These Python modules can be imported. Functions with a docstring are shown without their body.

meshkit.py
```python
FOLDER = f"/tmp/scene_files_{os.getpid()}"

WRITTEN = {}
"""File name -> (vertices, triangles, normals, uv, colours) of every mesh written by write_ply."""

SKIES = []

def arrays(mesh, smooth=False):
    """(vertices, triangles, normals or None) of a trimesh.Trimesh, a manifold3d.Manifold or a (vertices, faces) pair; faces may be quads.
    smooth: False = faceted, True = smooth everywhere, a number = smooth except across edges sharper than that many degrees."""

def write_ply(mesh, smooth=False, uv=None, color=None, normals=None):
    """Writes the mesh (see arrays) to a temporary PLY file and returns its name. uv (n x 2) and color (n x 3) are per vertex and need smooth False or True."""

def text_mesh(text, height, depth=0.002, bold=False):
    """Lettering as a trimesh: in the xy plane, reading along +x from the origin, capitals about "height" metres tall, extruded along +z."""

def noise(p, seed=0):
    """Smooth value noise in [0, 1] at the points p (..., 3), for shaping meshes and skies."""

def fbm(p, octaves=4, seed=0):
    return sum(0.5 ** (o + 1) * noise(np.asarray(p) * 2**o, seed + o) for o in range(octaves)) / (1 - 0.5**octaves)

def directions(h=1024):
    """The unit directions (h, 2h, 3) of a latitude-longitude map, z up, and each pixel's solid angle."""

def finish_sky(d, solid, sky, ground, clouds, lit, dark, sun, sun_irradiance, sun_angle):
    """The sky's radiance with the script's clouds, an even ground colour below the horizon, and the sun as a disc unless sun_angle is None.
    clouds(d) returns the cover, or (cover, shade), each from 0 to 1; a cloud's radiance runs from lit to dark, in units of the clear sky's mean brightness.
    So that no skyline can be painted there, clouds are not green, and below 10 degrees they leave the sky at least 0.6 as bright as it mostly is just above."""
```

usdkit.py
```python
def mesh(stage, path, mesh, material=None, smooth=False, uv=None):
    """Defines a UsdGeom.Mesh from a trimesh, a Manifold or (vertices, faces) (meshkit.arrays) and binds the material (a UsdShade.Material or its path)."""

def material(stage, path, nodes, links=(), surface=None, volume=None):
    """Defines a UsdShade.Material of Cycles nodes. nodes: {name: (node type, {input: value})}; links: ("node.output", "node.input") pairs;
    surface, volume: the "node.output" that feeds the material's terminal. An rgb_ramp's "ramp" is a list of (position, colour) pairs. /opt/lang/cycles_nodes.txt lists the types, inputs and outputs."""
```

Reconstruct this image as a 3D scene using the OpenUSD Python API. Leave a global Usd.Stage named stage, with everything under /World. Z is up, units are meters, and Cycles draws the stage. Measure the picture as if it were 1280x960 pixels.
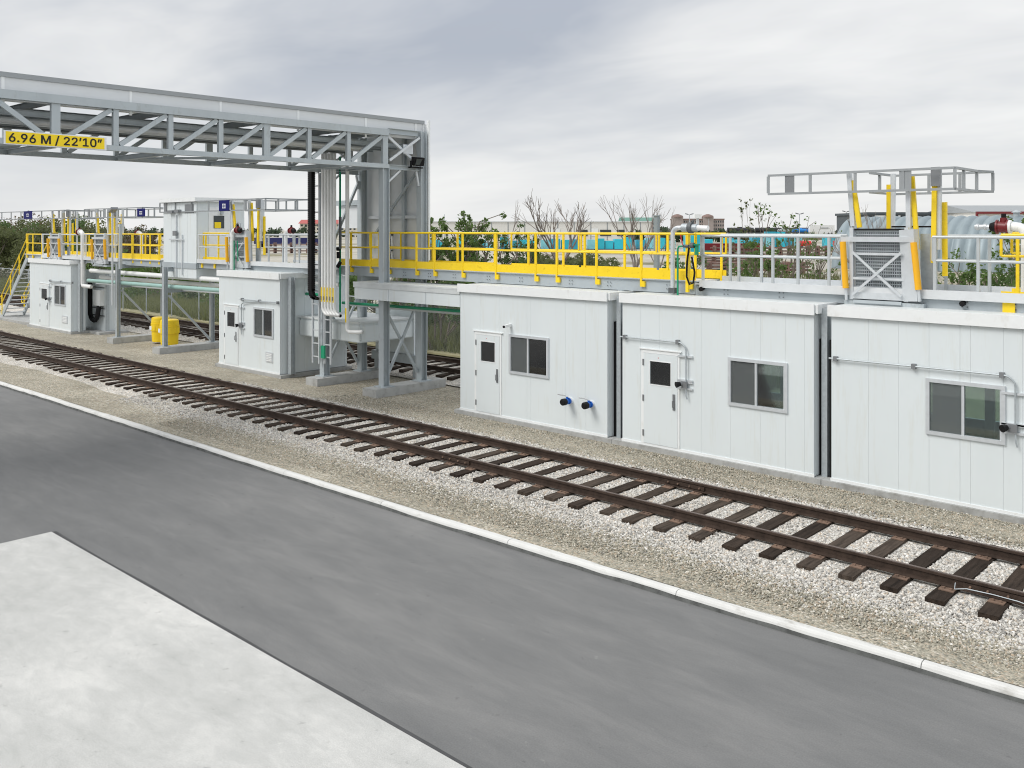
import math, random
import numpy as np
import trimesh, manifold3d
import usdkit, meshkit
from pxr import Usd, UsdGeom, UsdLux, UsdShade, Gf, Sdf, Vt

random.seed(7); rng = np.random.default_rng(7)
stage = Usd.Stage.CreateInMemory()
UsdGeom.SetStageUpAxis(stage, UsdGeom.Tokens.z)
UsdGeom.SetStageMetersPerUnit(stage, 1.0)
world = UsdGeom.Xform.Define(stage, '/World'); stage.SetDefaultPrim(world.GetPrim())
UsdGeom.Scope.Define(stage, '/World/Looks')

# ------------------------------------------------------------------ camera
FPX, HOR, VANX, CAMH = 1142.0, 287.0, -599.0, 4.9
PHI = math.atan2(640 - VANX, FPX)
# x runs along the railway, y across it; the view looks towards -x +y
FW = np.array([-math.cos(PHI), math.sin(PHI)]); RT = np.array([math.sin(PHI), math.cos(PHI)])
cam = UsdGeom.Camera.Define(stage, '/World/camera')
cam.CreateProjectionAttr('perspective')
cam.CreateHorizontalApertureAttr(36.0); cam.CreateVerticalApertureAttr(27.0)
cam.CreateFocalLengthAttr(36.0 * FPX / 1280)
cam.CreateVerticalApertureOffsetAttr(-(480 - HOR) / 1280 * 36.0)
cam.CreateClippingRangeAttr(Gf.Vec2f(0.1, 6000))
EXPOSURE = 0.64
cam.CreateExposureAttr(EXPOSURE)
r3, u3, b3 = (RT[0], RT[1], 0), (0, 0, 1), (-FW[0], -FW[1], 0)
cam.AddTransformOp().Set(Gf.Matrix4d(*r3, 0, *u3, 0, *b3, 0, 0, 0, CAMH, 1))

# ------------------------------------------------------------------ light
SUN_EL, SUN_AZ = math.radians(48), None
sd = np.array([-0.42, -0.9])                       # horizontal direction towards the sun, behind the viewer's left
sd = sd / np.linalg.norm(sd)
SUN = np.array([sd[0] * math.cos(SUN_EL), sd[1] * math.cos(SUN_EL), math.sin(SUN_EL)])
usdkit.material(stage, '/World/Looks/sky_look', {
    'sky': ('sky_texture', {'sky_type': 'single_scattering', 'sun_disc': False, 'sun_elevation': SUN_EL, 'sun_rotation': math.atan2(SUN[0], SUN[1]), 'aerosol_density': 1.5}),
    'tc': ('texture_coordinate', {}),
    'sep': ('separate_xyz', {}),
    'zc': ('math', {'math_type': 'maximum', 'value2': 0.0}),
    'za': ('math', {'math_type': 'add', 'value2': 0.16}),
    'dx': ('math', {'math_type': 'divide'}), 'dy': ('math', {'math_type': 'divide'}),
    'cv': ('combine_xyz', {'z': 0.0}),
    'map1': ('mapping', {'rotation': (0, 0, -0.75), 'scale': (0.62, 1.0, 1.0), 'location': (-8.17, -6.12, 0.0)}),
    'n1': ('noise_texture', {'scale': 0.62, 'detail': 5.0, 'roughness': 0.5, 'distortion': 0.25}),
    'n2': ('noise_texture', {'scale': 2.3, 'detail': 7.0, 'roughness': 0.55, 'distortion': 0.4}),
    'mixn': ('mix_float', {'fac': 0.22}),
    'ramp': ('rgb_ramp', {'ramp': [(0.0, (.53, .575, .66)), (0.38, (.58, .625, .71)), (0.465, (.76, .79, .84)), (0.54, (.98, .99, 1.0)), (0.63, (1.15, 1.15, 1.14)), (1.0, (1.2, 1.2, 1.2))]}),
    'hz': ('map_range', {'from_min': 0.0, 'from_max': 0.19, 'to_min': 0.72, 'to_max': 0.0, 'clamp': True}),
    'low': ('mix', {'mix_type': 'mix', 'color2': (1.17, 1.175, 1.165)}),
    'zen': ('map_range', {'from_min': 0.2, 'from_max': 0.9, 'to_min': 1.0, 'to_max': 1.45, 'clamp': True}),
    'zmul': ('mix', {'mix_type': 'multiply', 'fac': 1.0}),
    'zrgb': ('combine_color', {'color_type': 'rgb'}),
    'gain': ('mix', {'mix_type': 'multiply', 'fac': 1.0, 'color2': (5.15, 5.15, 5.15)}),
    'cov': ('mix', {'mix_type': 'mix', 'fac': 0.95}),
    'bg': ('background_shader', {'strength': 0.1}),
}, [('tc.generated', 'sep.vector'), ('sep.z', 'zc.value1'), ('zc.value', 'za.value1'), ('sep.x', 'dx.value1'), ('za.value', 'dx.value2'),
    ('sep.y', 'dy.value1'), ('za.value', 'dy.value2'), ('dx.value', 'cv.x'), ('dy.value', 'cv.y'), ('cv.vector', 'map1.vector'),
    ('map1.vector', 'n1.vector'), ('map1.vector', 'n2.vector'), ('n1.fac', 'mixn.a'), ('n2.fac', 'mixn.b'), ('mixn.result', 'ramp.fac'),
    ('sep.z', 'hz.value'), ('hz.result', 'low.fac'), ('ramp.color', 'low.color1'), ('sep.z', 'zen.value'),
    ('zen.result', 'zrgb.r'), ('zen.result', 'zrgb.g'), ('zen.result', 'zrgb.b'), ('low.color', 'zmul.color1'), ('zrgb.color', 'zmul.color2'),
    ('zmul.color', 'gain.color1'), ('sky.color', 'cov.color1'), ('gain.color', 'cov.color2'), ('cov.color', 'bg.color')], surface='bg.background')
dome = UsdLux.DomeLight.Define(stage, '/World/sky')
UsdShade.MaterialBindingAPI.Apply(dome.GetPrim()).Bind(UsdShade.Material.Get(stage, '/World/Looks/sky_look'))
dome.GetPrim().SetCustomDataByKey('kind', 'structure')
sun = UsdLux.DistantLight.Define(stage, '/World/sun')
sun.CreateNormalizeAttr(True); sun.CreateIntensityAttr(0.34); sun.CreateAngleAttr(28.0); sun.CreateColorAttr(Gf.Vec3f(1, .97, .93))
zax = Gf.Vec3d(*SUN); xax = Gf.Cross(Gf.Vec3d(0, 0, 1), zax).GetNormalized(); yax = Gf.Cross(zax, xax)
sun.AddTransformOp().Set(Gf.Matrix4d(*xax, 0, *yax, 0, *zax, 0, 0, 0, 50, 1))

# ------------------------------------------------------------------ helpers
class MB:
    def __init__(s): s.v, s.f, s.n = [], [], 0
    def add(s, v, f):
        v = np.asarray(v, float); f = np.asarray(f, int)
        s.v.append(v); s.f.append(f + s.n); s.n += len(v); return s
    def tm(s, t): return s.add(t.vertices, t.faces)
    def man(s, m): q = m.to_mesh(); return s.add(q.vert_properties[:, :3], q.tri_verts)
    def quad(s, a, b, c, d): return s.add([a, b, c, d], [[0, 1, 2], [0, 2, 3]])
    def box(s, x0, x1, y0, y1, z0, z1):
        v = [(x, y, z) for z in (z0, z1) for y in (y0, y1) for x in (x0, x1)]
        return s.add(v, BOXF)
    def bar(s, p, q, w, h, up=(0, 0, 1)):
        """a square bar from p to q: w across, h along up"""
        p, q = np.asarray(p, float), np.asarray(q, float); d = q - p; d /= np.linalg.norm(d)
        a = np.cross(d, up)
        if np.linalg.norm(a) < 1e-6: a = np.cross(d, (0, 1, 0))
        a /= np.linalg.norm(a); b = np.cross(a, d)
        v = [e + a * (i * w / 2) + b * (j * h / 2) for j in (-1, 1) for i in (-1, 1) for e in (p, q)]
        return s.add(v, BOXF)
    def ibeam(s, p, q, w, h, t=.018, up=(0, 0, 1)):
        p, q, up = np.asarray(p, float), np.asarray(q, float), np.asarray(up, float)
        d = (q - p) / np.linalg.norm(q - p); b = up - d * (up @ d); b /= np.linalg.norm(b)
        for k in (-1, 1): s.bar(p + b * k * (h - t) / 2, q + b * k * (h - t) / 2, w, t, b)
        return s.bar(p, q, t, h - 2 * t, b)
    def tube(s, p, q, r, n=8, r2=None, cap=True):
        p, q = np.asarray(p, float), np.asarray(q, float); d = q - p; L = np.linalg.norm(d); d = d / L
        a = np.cross(d, (0, 0, 1) if abs(d[2]) < .9 else (1, 0, 0)); a /= np.linalg.norm(a); b = np.cross(d, a)
        r2 = r if r2 is None else r2
        t = np.arange(n) * 2 * math.pi / n; c = np.cos(t)[:, None] * a + np.sin(t)[:, None] * b
        v = np.vstack([p + c * r, q + c * r2, [p, q]])
        i = np.arange(n); j = (i + 1) % n
        f = np.vstack([np.c_[i, j, j + n], np.c_[i, j + n, i + n]])
        if cap: f = np.vstack([f, np.c_[j, i, np.full(n, 2 * n)], np.c_[i + n, j + n, np.full(n, 2 * n + 1)]])
        return s.add(v, f)
    def path(s, pts, r, n=8):
        pts = [np.asarray(p, float) for p in pts]; rings = []
        a = None
        for k, p in enumerate(pts):
            d = pts[min(k + 1, len(pts) - 1)] - pts[max(k - 1, 0)]; d /= np.linalg.norm(d)
            if a is None: a = np.cross(d, (0, 0, 1) if abs(d[2]) < .9 else (1, 0, 0))
            a = a - d * (a @ d); a /= np.linalg.norm(a); b = np.cross(d, a)
            t = np.arange(n) * 2 * math.pi / n
            rings.append(p + r * (np.cos(t)[:, None] * a + np.sin(t)[:, None] * b))
        f = []
        i = np.arange(n); j = (i + 1) % n
        for k in range(len(pts) - 1): f += [np.c_[i, j, j + n] + k * n, np.c_[i, j + n, i + n] + k * n]
        m = len(pts) * n
        f += [np.c_[j, i, np.full(n, m)], np.c_[i + m - n, j + m - n, np.full(n, m + 1)]]
        return s.add(np.vstack(rings + [[pts[0], pts[-1]]]), np.vstack(f))
    def prism(s, prof, p, q, up=(0, 0, 1)):
        """a 2D outline (across, up) swept from p to q"""
        p, q = np.asarray(p, float), np.asarray(q, float); d = (q - p) / np.linalg.norm(q - p)
        a = np.cross(d, up); a /= np.linalg.norm(a); b = np.cross(a, d); n = len(prof)
        pr = np.array(prof); c = pr[:, :1] * a + pr[:, 1:] * b
        i = np.arange(n); j = (i + 1) % n
        tri = trimesh.creation.triangulate_polygon(__import__('shapely').Polygon(prof), engine='earcut')[1]
        return s.add(np.vstack([p + c, q + c]), np.vstack([np.c_[i, j, j + n], np.c_[i, j + n, i + n], tri[:, ::-1], tri + n]))
    def get(s):
        if not s.v: return np.zeros((0, 3)), np.zeros((0, 3), int)
        return np.vstack(s.v), np.vstack(s.f)

BOXF = np.array([[0, 2, 3], [0, 3, 1], [4, 5, 7], [4, 7, 6], [0, 1, 5], [0, 5, 4], [1, 3, 7], [1, 7, 5], [3, 2, 6], [3, 6, 7], [2, 0, 4], [2, 4, 6]])
taken = {}
def path_for(name, parent):
    base = parent.GetPath().pathString if parent else '/World'
    k = base + '/' + name; n = taken.get(k, -1) + 1; taken[k] = n
    return k if n == 0 else f'{k}_{n:03d}'
def tag(o, label=None, cat=None, group=None, kind=None):
    p = o.GetPrim() if hasattr(o, 'GetPrim') else o
    for k, v in (('label', label), ('category', cat), ('group', group), ('kind', kind)):
        if v: p.SetCustomDataByKey(k, v)
    return p
def obj(name, mb, m, parent=None, smooth=False, label=None, cat=None, group=None, kind=None, off=None):
    v, f = mb.get() if isinstance(mb, MB) else (np.asarray(mb[0]), np.asarray(mb[1]))
    o = usdkit.mesh(stage, path_for(name, parent), (v, f), MAT[m], smooth=smooth)
    if off is not None: o.AddTranslateOp().Set(Gf.Vec3d(*map(float, off)))
    return tag(o, label, cat, group, kind)
def thing(name, label, cat, loc=(0, 0, 0), group=None, kind=None):
    x = UsdGeom.Xform.Define(stage, path_for(name, None))
    if any(loc): x.AddTranslateOp().Set(Gf.Vec3d(*map(float, loc)))
    return tag(x, label, cat, group, kind)
def copy_of(src, loc, label, group=None):
    was = src.GetCustomData()
    t = thing(src.GetName().rstrip('0123456789_'), label, was['category'], loc, group or was.get('group'))
    t.GetReferences().AddInternalReference(src.GetPath()); t.SetInstanceable(True)
    for k, v in (('label', label),): t.SetCustomDataByKey(k, v)
    return t
def hole_box(x0, x1, y0, y1, z0, z1, holes):
    m = manifold3d.Manifold.cube([x1 - x0, y1 - y0, z1 - z0]).translate([x0, y0, z0])
    for a, b, c, d in holes:
        if b > x0 and a < x1: m = m - manifold3d.Manifold.cube([b - a, y1 - y0 + 1, d - c]).translate([a, y0 - .5, c])
    return MB().man(m)
def town(r, d): p = r * RT + d * FW; return p    # a point of the yard beyond, on a grid turned against the railway

# ------------------------------------------------------------------ materials
MAT = {}
def mat(name, col, rough=.5, metal=0, var=.12, scale=3.0, bump=0, bscale=40, stretch=(1, 1, 1), spec=.5, dirt=None):
    c = np.array(col, float)
    n = {'tc': ('geometry', {}), 'mp': ('mapping', {'scale': stretch}), 'n': ('noise_texture', {'scale': scale, 'detail': 5, 'roughness': .6}),
         'r': ('rgb_ramp', {'ramp': [(.25, tuple(np.clip(c * (1 - var), 0, 1))), (.5, tuple(c)), (.75, tuple(np.clip(c * (1 + var * .7), 0, 1)))]}),
         'p': ('principled_bsdf', {'roughness': rough, 'metallic': metal, 'specular_ior_level': spec})}
    l = [('tc.position', 'mp.vector'), ('mp.vector', 'n.vector'), ('n.fac', 'r.fac'), ('r.color', 'p.base_color')]
    if dirt:                       # (scale, stretch, strength, threshold): stains in patches or streaks
        n['dm'] = ('mapping', {'scale': dirt[1]}); n['dn'] = ('noise_texture', {'scale': dirt[0], 'detail': 8, 'roughness': .68})
        k = 1 - dirt[2]; n['dr'] = ('rgb_ramp', {'ramp': [(dirt[3], (1, 1, 1)), (min(.98, dirt[3] + .16), (k, k * .98, k * .94))]}); n['dx'] = ('mix', {'mix_type': 'multiply', 'fac': 1.0})
        l = [x for x in l if x[1] != 'p.base_color'] + [('tc.position', 'dm.vector'), ('dm.vector', 'dn.vector'), ('dn.fac', 'dr.fac'), ('r.color', 'dx.color1'), ('dr.color', 'dx.color2'), ('dx.color', 'p.base_color')]
    if bump:
        n['b'] = ('noise_texture', {'scale': bscale, 'detail': 3}); n['bp'] = ('bump', {'strength': bump, 'distance': .01})
        l += [('mp.vector', 'b.vector'), ('b.fac', 'bp.height'), ('bp.normal', 'p.normal')]
    MAT[name] = usdkit.material(stage, f'/World/Looks/{name}_look', n, l, surface='p.BSDF')
mat('white_panel', (.695, .745, .757), .36, var=.03, scale=.9, stretch=(1, 1, .25), dirt=(3.2, (1.6, 1.6, .16), .055, .54))
mat('white_trim', (.80, .82, .82), .4, var=.03, dirt=(4, (1, 1, .5), .12, .56))
mat('roof_white', (.62, .65, .65), .6, var=.14, scale=2)
mat('pipe_white', (.80, .81, .80), .35, var=.04)
mat('grey_steel', (.43, .475, .495), .5, .1, var=.10, scale=2.5, stretch=(1, 1, .4), dirt=(5, (1, 1, .4), .22, .56))
mat('girder_grey', (.40, .445, .47), .5, .1, var=.08, scale=1.5)
mat('galvanised', (.43, .47, .49), .45, .3, var=.16, scale=14)
mat('aluminium', (.62, .65, .67), .38, .35, var=.08, scale=8)
mat('deck_light', (.66, .68, .69), .45, .2, var=.08)
mat('sheet_grey', (.74, .76, .77), .5, .1, var=.05, scale=.8)
mat('fascia_grey', (.66, .68, .69), .45, .1, var=.05, scale=.8)
mat('coping_grey', (.31, .33, .34), .5, .1, var=.05)
mat('rail_silver', (.47, .50, .51), .5, .2, var=.08, scale=8)
mat('grey_post', (.26, .30, .32), .5, .2, var=.1)
mat('cage_grey', (.33, .35, .36), .45, .3, var=.1)
mat('dark_steel', (.10, .11, .115), .55, .1, var=.2)
mat('yellow', (.88, .62, .012), .45, var=.07, dirt=(6, (1, 1, 1), .30, .58))
mat('orange_yellow', (.86, .44, .012), .4, var=.05)
mat('sign_yellow', (.90, .66, .01), .5, var=.02)
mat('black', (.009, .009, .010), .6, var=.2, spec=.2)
mat('ink', (.012, .012, .014), .7, var=.05)
mat('sign_blue', (.002, .004, .11), .5, var=.05, spec=.2)
mat('sign_white', (.75, .77, .80), .5, var=.02)
mat('green_paint', (.01, .28, .14), .4, var=.1)
mat('teal_pipe', (.30, .47, .43), .45, var=.08)
mat('blue_paint', (.01, .11, .48), .35, var=.1)
mat('maroon', (.16, .012, .015), .4, var=.15)
mat('red_paint', (.55, .03, .03), .4, var=.1)
mat('hinge_grey', (.25, .26, .27), .4, .5, var=.1)
mat('concrete_base', (.40, .405, .395), .85, var=.18, scale=3, bump=.3, bscale=60, dirt=(2.5, (1, 1, 1), .3, .52))
mat('kerb_concrete', (.63, .63, .61), .8, var=.10, scale=2.5, bump=.25, bscale=50, dirt=(5, (.5, 1, 1), .30, .56))
mat('rail_rust', (.050, .034, .026), .7, .1, var=.5, scale=7, spec=.25)
mat('rail_top', (.15, .11, .095), .38, .5, var=.3, scale=6, stretch=(.3, 1, 1))
mat('tie_plate', (.19, .125, .09), .7, .1, var=.6, scale=5)
for k, c in enumerate([(.042, .031, .024), (.056, .043, .033), (.031, .023, .018), (.068, .053, .042)]):
    mat(f'sleeper_wood_{"abcd"[k]}', c, .9, var=.7, scale=6, bump=.9, bscale=24, stretch=(3, .30, 3), spec=.15)
mat('bark', (.19, .16, .13), .9, var=.3)
mat('bark_pale', (.25, .215, .19), .9, var=.3)
mat('cyan_wrap', (.03, .48, .60), .4, var=.25, scale=.25)
mat('cyan_pale', (.22, .56, .62), .4, var=.3, scale=.4)
mat('cyan_deep', (.03, .34, .46), .45, var=.3, scale=.3)
mat('cream_wall', (.66, .62, .52), .7, var=.05)
mat('beige_wall', (.74, .73, .69), .7, var=.05, scale=.1)
mat('brown_wall', (.36, .31, .285), .8, var=.08, scale=.05)
mat('brown_roof', (.22, .15, .13), .8, var=.1)
mat('red_roof', (.42, .10, .09), .7, var=.1)
mat('green_roof', (.13, .27, .22), .7, var=.1)
mat('charcoal_wall', (.075, .09, .10), .6, var=.1)
mat('maroon_trim', (.20, .03, .035), .6)
mat('rust_stack', (.19, .115, .095), .8, var=.5, scale=1.5)
mat('tank_black', (.025, .027, .03), .5)
mat('truck_blue', (.02, .22, .62), .35)
mat('navy', (.012, .016, .10), .5)
mat('hut_metal', (.25, .305, .33), .5, .15, var=.14, scale=.6, stretch=(4, 1, 1))
mat('window_dark', (.04, .05, .055), .2)
mat('embank', (.24, .21, .15), .95, var=.3, scale=.2)
mat('blind', (.62, .65, .65), .7, var=.08)
mat('interior', (.55, .58, .57), .8)
mat('cloth_label', (.75, .78, .85), .5)
def leaf(name, cols):
    MAT[name] = usdkit.material(stage, f'/World/Looks/{name}_look', {
        'g': ('geometry', {}), 'r': ('rgb_ramp', {'ramp': [(i / (len(cols) - 1), c) for i, c in enumerate(cols)]}),
        'd': ('principled_bsdf', {'roughness': .6, 'specular_ior_level': .3}), 't': ('translucent_bsdf', {}), 'm': ('mix_closure', {'fac': .5})},
        [('g.random_per_island', 'r.fac'), ('r.color', 'd.base_color'), ('r.color', 't.color'), ('d.BSDF', 'm.closure1'), ('t.BSDF', 'm.closure2')], surface='m.closure')
leaf('leaf_green', [(.10, .16, .055), (.16, .26, .08), (.26, .37, .12), (.18, .24, .11)])
leaf('leaf_bright', [(.12, .19, .055), (.20, .32, .075), (.33, .45, .11), (.17, .25, .08)])
leaf('leaf_olive', [(.13, .15, .065), (.19, .215, .09), (.28, .22, .14), (.16, .20, .08), (.33, .25, .17)])
leaf('leaf_autumn', [(.13, .10, .055), (.24, .145, .075), (.15, .15, .07), (.28, .16, .08), (.12, .13, .06)])
leaf('grass_blade', [(.20, .22, .09), (.36, .32, .17), (.44, .37, .22), (.26, .28, .11)])
leaf('weed_blade', [(.14, .15, .07), (.26, .21, .13), (.33, .26, .17), (.17, .19, .08), (.21, .15, .11)])
leaf('far_green', [(.06, .09, .05), (.10, .13, .07), (.085, .10, .07)])
# glass: see-through, reflecting at grazing angles
MAT['glass'] = usdkit.material(stage, '/World/Looks/glass_look', {
    't': ('transparent_bsdf', {'color': (.62, .73, .72)}) , 'g': ('glossy_bsdf', {'color': (1, 1, 1), 'roughness': .03}), 'f': ('fresnel', {'IOR': 2.1}), 'm': ('mix_closure', {})},
    [('f.fac', 'm.fac'), ('t.BSDF', 'm.closure1'), ('g.BSDF', 'm.closure2')], surface='m.closure')
MAT['screen'] = usdkit.material(stage, '/World/Looks/screen_look', {'t': ('transparent_bsdf', {'color': (1, 1, 1)}), 'd': ('diffuse_bsdf', {'color': (.17, .185, .185)}), 'm': ('mix_closure', {'fac': .45})}, [('t.BSDF', 'm.closure1'), ('d.BSDF', 'm.closure2')], surface='m.closure')
# chain link: a diamond mesh of wire with open gaps
MAT['chain_link'] = usdkit.material(stage, '/World/Looks/chain_link_look', {
    'g': ('geometry', {}), 's': ('separate_xyz', {}), 'a': ('math', {'math_type': 'add'}), 'b': ('math', {'math_type': 'subtract'}),
    'a2': ('math', {'math_type': 'multiply', 'value2': 14.0}), 'b2': ('math', {'math_type': 'multiply', 'value2': 14.0}),
    'fa': ('math', {'math_type': 'fraction'}), 'fb': ('math', {'math_type': 'fraction'}),
    'la': ('math', {'math_type': 'less_than', 'value2': .06}), 'lb': ('math', {'math_type': 'less_than', 'value2': .06}), 'mx': ('math', {'math_type': 'maximum'}),
    't': ('transparent_bsdf', {'color': (1, 1, 1)}), 'p': ('principled_bsdf', {'base_color': (.42, .45, .46), 'metallic': .3, 'roughness': .5}), 'm': ('mix_closure', {})},
    [('g.position', 's.vector'), ('s.x', 'a.value1'), ('s.z', 'a.value2'), ('s.x', 'b.value1'), ('s.z', 'b.value2'), ('a.value', 'a2.value1'), ('b.value', 'b2.value1'),
     ('a2.value', 'fa.value1'), ('b2.value', 'fb.value1'), ('fa.value', 'la.value1'), ('fb.value', 'lb.value1'), ('la.value', 'mx.value1'), ('lb.value', 'mx.value2'),
     ('mx.value', 'm.fac'), ('t.BSDF', 'm.closure1'), ('p.BSDF', 'm.closure2')], surface='m.closure')
def stones(name, cols, cell, bump=.8, patch=None):
    """loose stone: every voronoi-sized cell a stone of its own tone, with relief"""
    n = {'g': ('geometry', {}), 'v': ('voronoi_texture', {'scale': cell, 'feature': 'f1'}), 'r': ('rgb_ramp', {'ramp': cols}), 's': ('separate_color', {'color_type': 'rgb'}),
         'n': ('noise_texture', {'scale': .55, 'detail': 6, 'roughness': .65}), 'nr': ('rgb_ramp', {'ramp': [(.3, (.74, .73, .70)), (.7, (1.14, 1.13, 1.12))]}),
         'm': ('mix', {'mix_type': 'multiply', 'fac': 1.0}), 'p': ('principled_bsdf', {'roughness': .9, 'specular_ior_level': .25}),
         'b': ('bump', {'strength': bump, 'distance': .02, 'invert': True})}
    l = [('g.position', 'v.vector'), ('v.color', 's.color'), ('s.r', 'r.fac'), ('g.position', 'n.vector'), ('n.fac', 'nr.fac'), ('r.color', 'm.color1'), ('nr.color', 'm.color2'),
         ('m.color', 'p.base_color'), ('v.distance', 'b.height'), ('b.normal', 'p.normal')]
    MAT[name] = usdkit.material(stage, f'/World/Looks/{name}_look', n, l, surface='p.BSDF')
GC = [(0, (.17, .165, .14)), (.25, (.31, .295, .24)), (.5, (.39, .37, .305)), (.7, (.46, .43, .35)), (.85, (.40, .325, .24)), (1, (.66, .64, .58))]
stones('gravel', GC, 32)
BC = [(0, (.22, .215, .205)), (.25, (.42, .405, .375)), (.5, (.56, .545, .505)), (.75, (.66, .645, .61)), (.9, (.50, .42, .33)), (1, (.84, .83, .80))]
stones('ballast', BC, 30)
MAT['stone'] = usdkit.material(stage, '/World/Looks/stone_look', {
    'o': ('object_info', {}), 'r': ('rgb_ramp', {'ramp': BC}), 'p': ('principled_bsdf', {'roughness': .9, 'specular_ior_level': .25})},
    [('o.random', 'r.fac'), ('r.color', 'p.base_color')], surface='p.BSDF')
MAT['pebble'] = usdkit.material(stage, '/World/Looks/pebble_look', {
    'o': ('object_info', {}), 'r': ('rgb_ramp', {'ramp': GC}), 'p': ('principled_bsdf', {'roughness': .9, 'specular_ior_level': .25})},
    [('o.random', 'r.fac'), ('r.color', 'p.base_color')], surface='p.BSDF')
def pavement(name, dark, mid, light, grain, streak, streak2, bump=.15, rough=.8):
    MAT[name] = usdkit.material(stage, f'/World/Looks/{name}_look', {
        'g': ('geometry', {}), 'mp': ('mapping', {'scale': streak, 'rotation': (0, 0, .05)}),
        'n1': ('noise_texture', {'scale': .30, 'detail': 6, 'roughness': .5, 'distortion': .3}), 'm2': ('mapping', {'scale': streak2, 'rotation': (0, 0, .03)}), 'n2': ('noise_texture', {'scale': 2.2, 'detail': 10, 'roughness': .72, 'distortion': .35}),
        'sp': ('noise_texture', {'scale': 7.0, 'detail': 3, 'roughness': .6}), 'sr': ('rgb_ramp', {'ramp': [(.27, (.80, .80, .80)), (.33, (1, 1, 1)), (.70, (1, 1, 1)), (.76, (1.22, 1.22, 1.2))]}), 'm3': ('mix', {'mix_type': 'multiply', 'fac': 1.0}),
        'x': ('mix_float', {'fac': .5}), 'r': ('rgb_ramp', {'ramp': [(.30, dark), (.5, mid), (.70, light)]}),
        'n3': ('noise_texture', {'scale': grain, 'detail': 2}), 'r3': ('rgb_ramp', {'ramp': [(.3, (.90, .90, .90)), (.7, (1.09, 1.09, 1.09))]}),
        'm': ('mix', {'mix_type': 'multiply', 'fac': 1.0}), 'p': ('principled_bsdf', {'roughness': rough, 'specular_ior_level': .35}), 'b': ('bump', {'strength': bump, 'distance': .01})},
        [('g.position', 'mp.vector'), ('mp.vector', 'n1.vector'), ('g.position', 'm2.vector'), ('m2.vector', 'n2.vector'), ('n1.fac', 'x.a'), ('n2.fac', 'x.b'), ('x.result', 'r.fac'), ('g.position', 'n3.vector'),
         ('n3.fac', 'r3.fac'), ('r.color', 'm.color1'), ('r3.color', 'm.color2'), ('g.position', 'sp.vector'), ('sp.fac', 'sr.fac'), ('m.color', 'm3.color1'), ('sr.color', 'm3.color2'), ('m3.color', 'p.base_color'), ('n3.fac', 'b.height'), ('b.normal', 'p.normal')], surface='p.BSDF')
pavement('asphalt', (.118, .121, .122), (.164, .166, .165), (.225, .224, .219), 60, (.4, 1.2, 1), (.30, 1.1, 1))
pavement('slab_concrete', (.37, .375, .36), (.485, .487, .47), (.64, .635, .61), 75, (1.3, 2.0, 1), (.9, 1.7, 1), .08)
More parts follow.
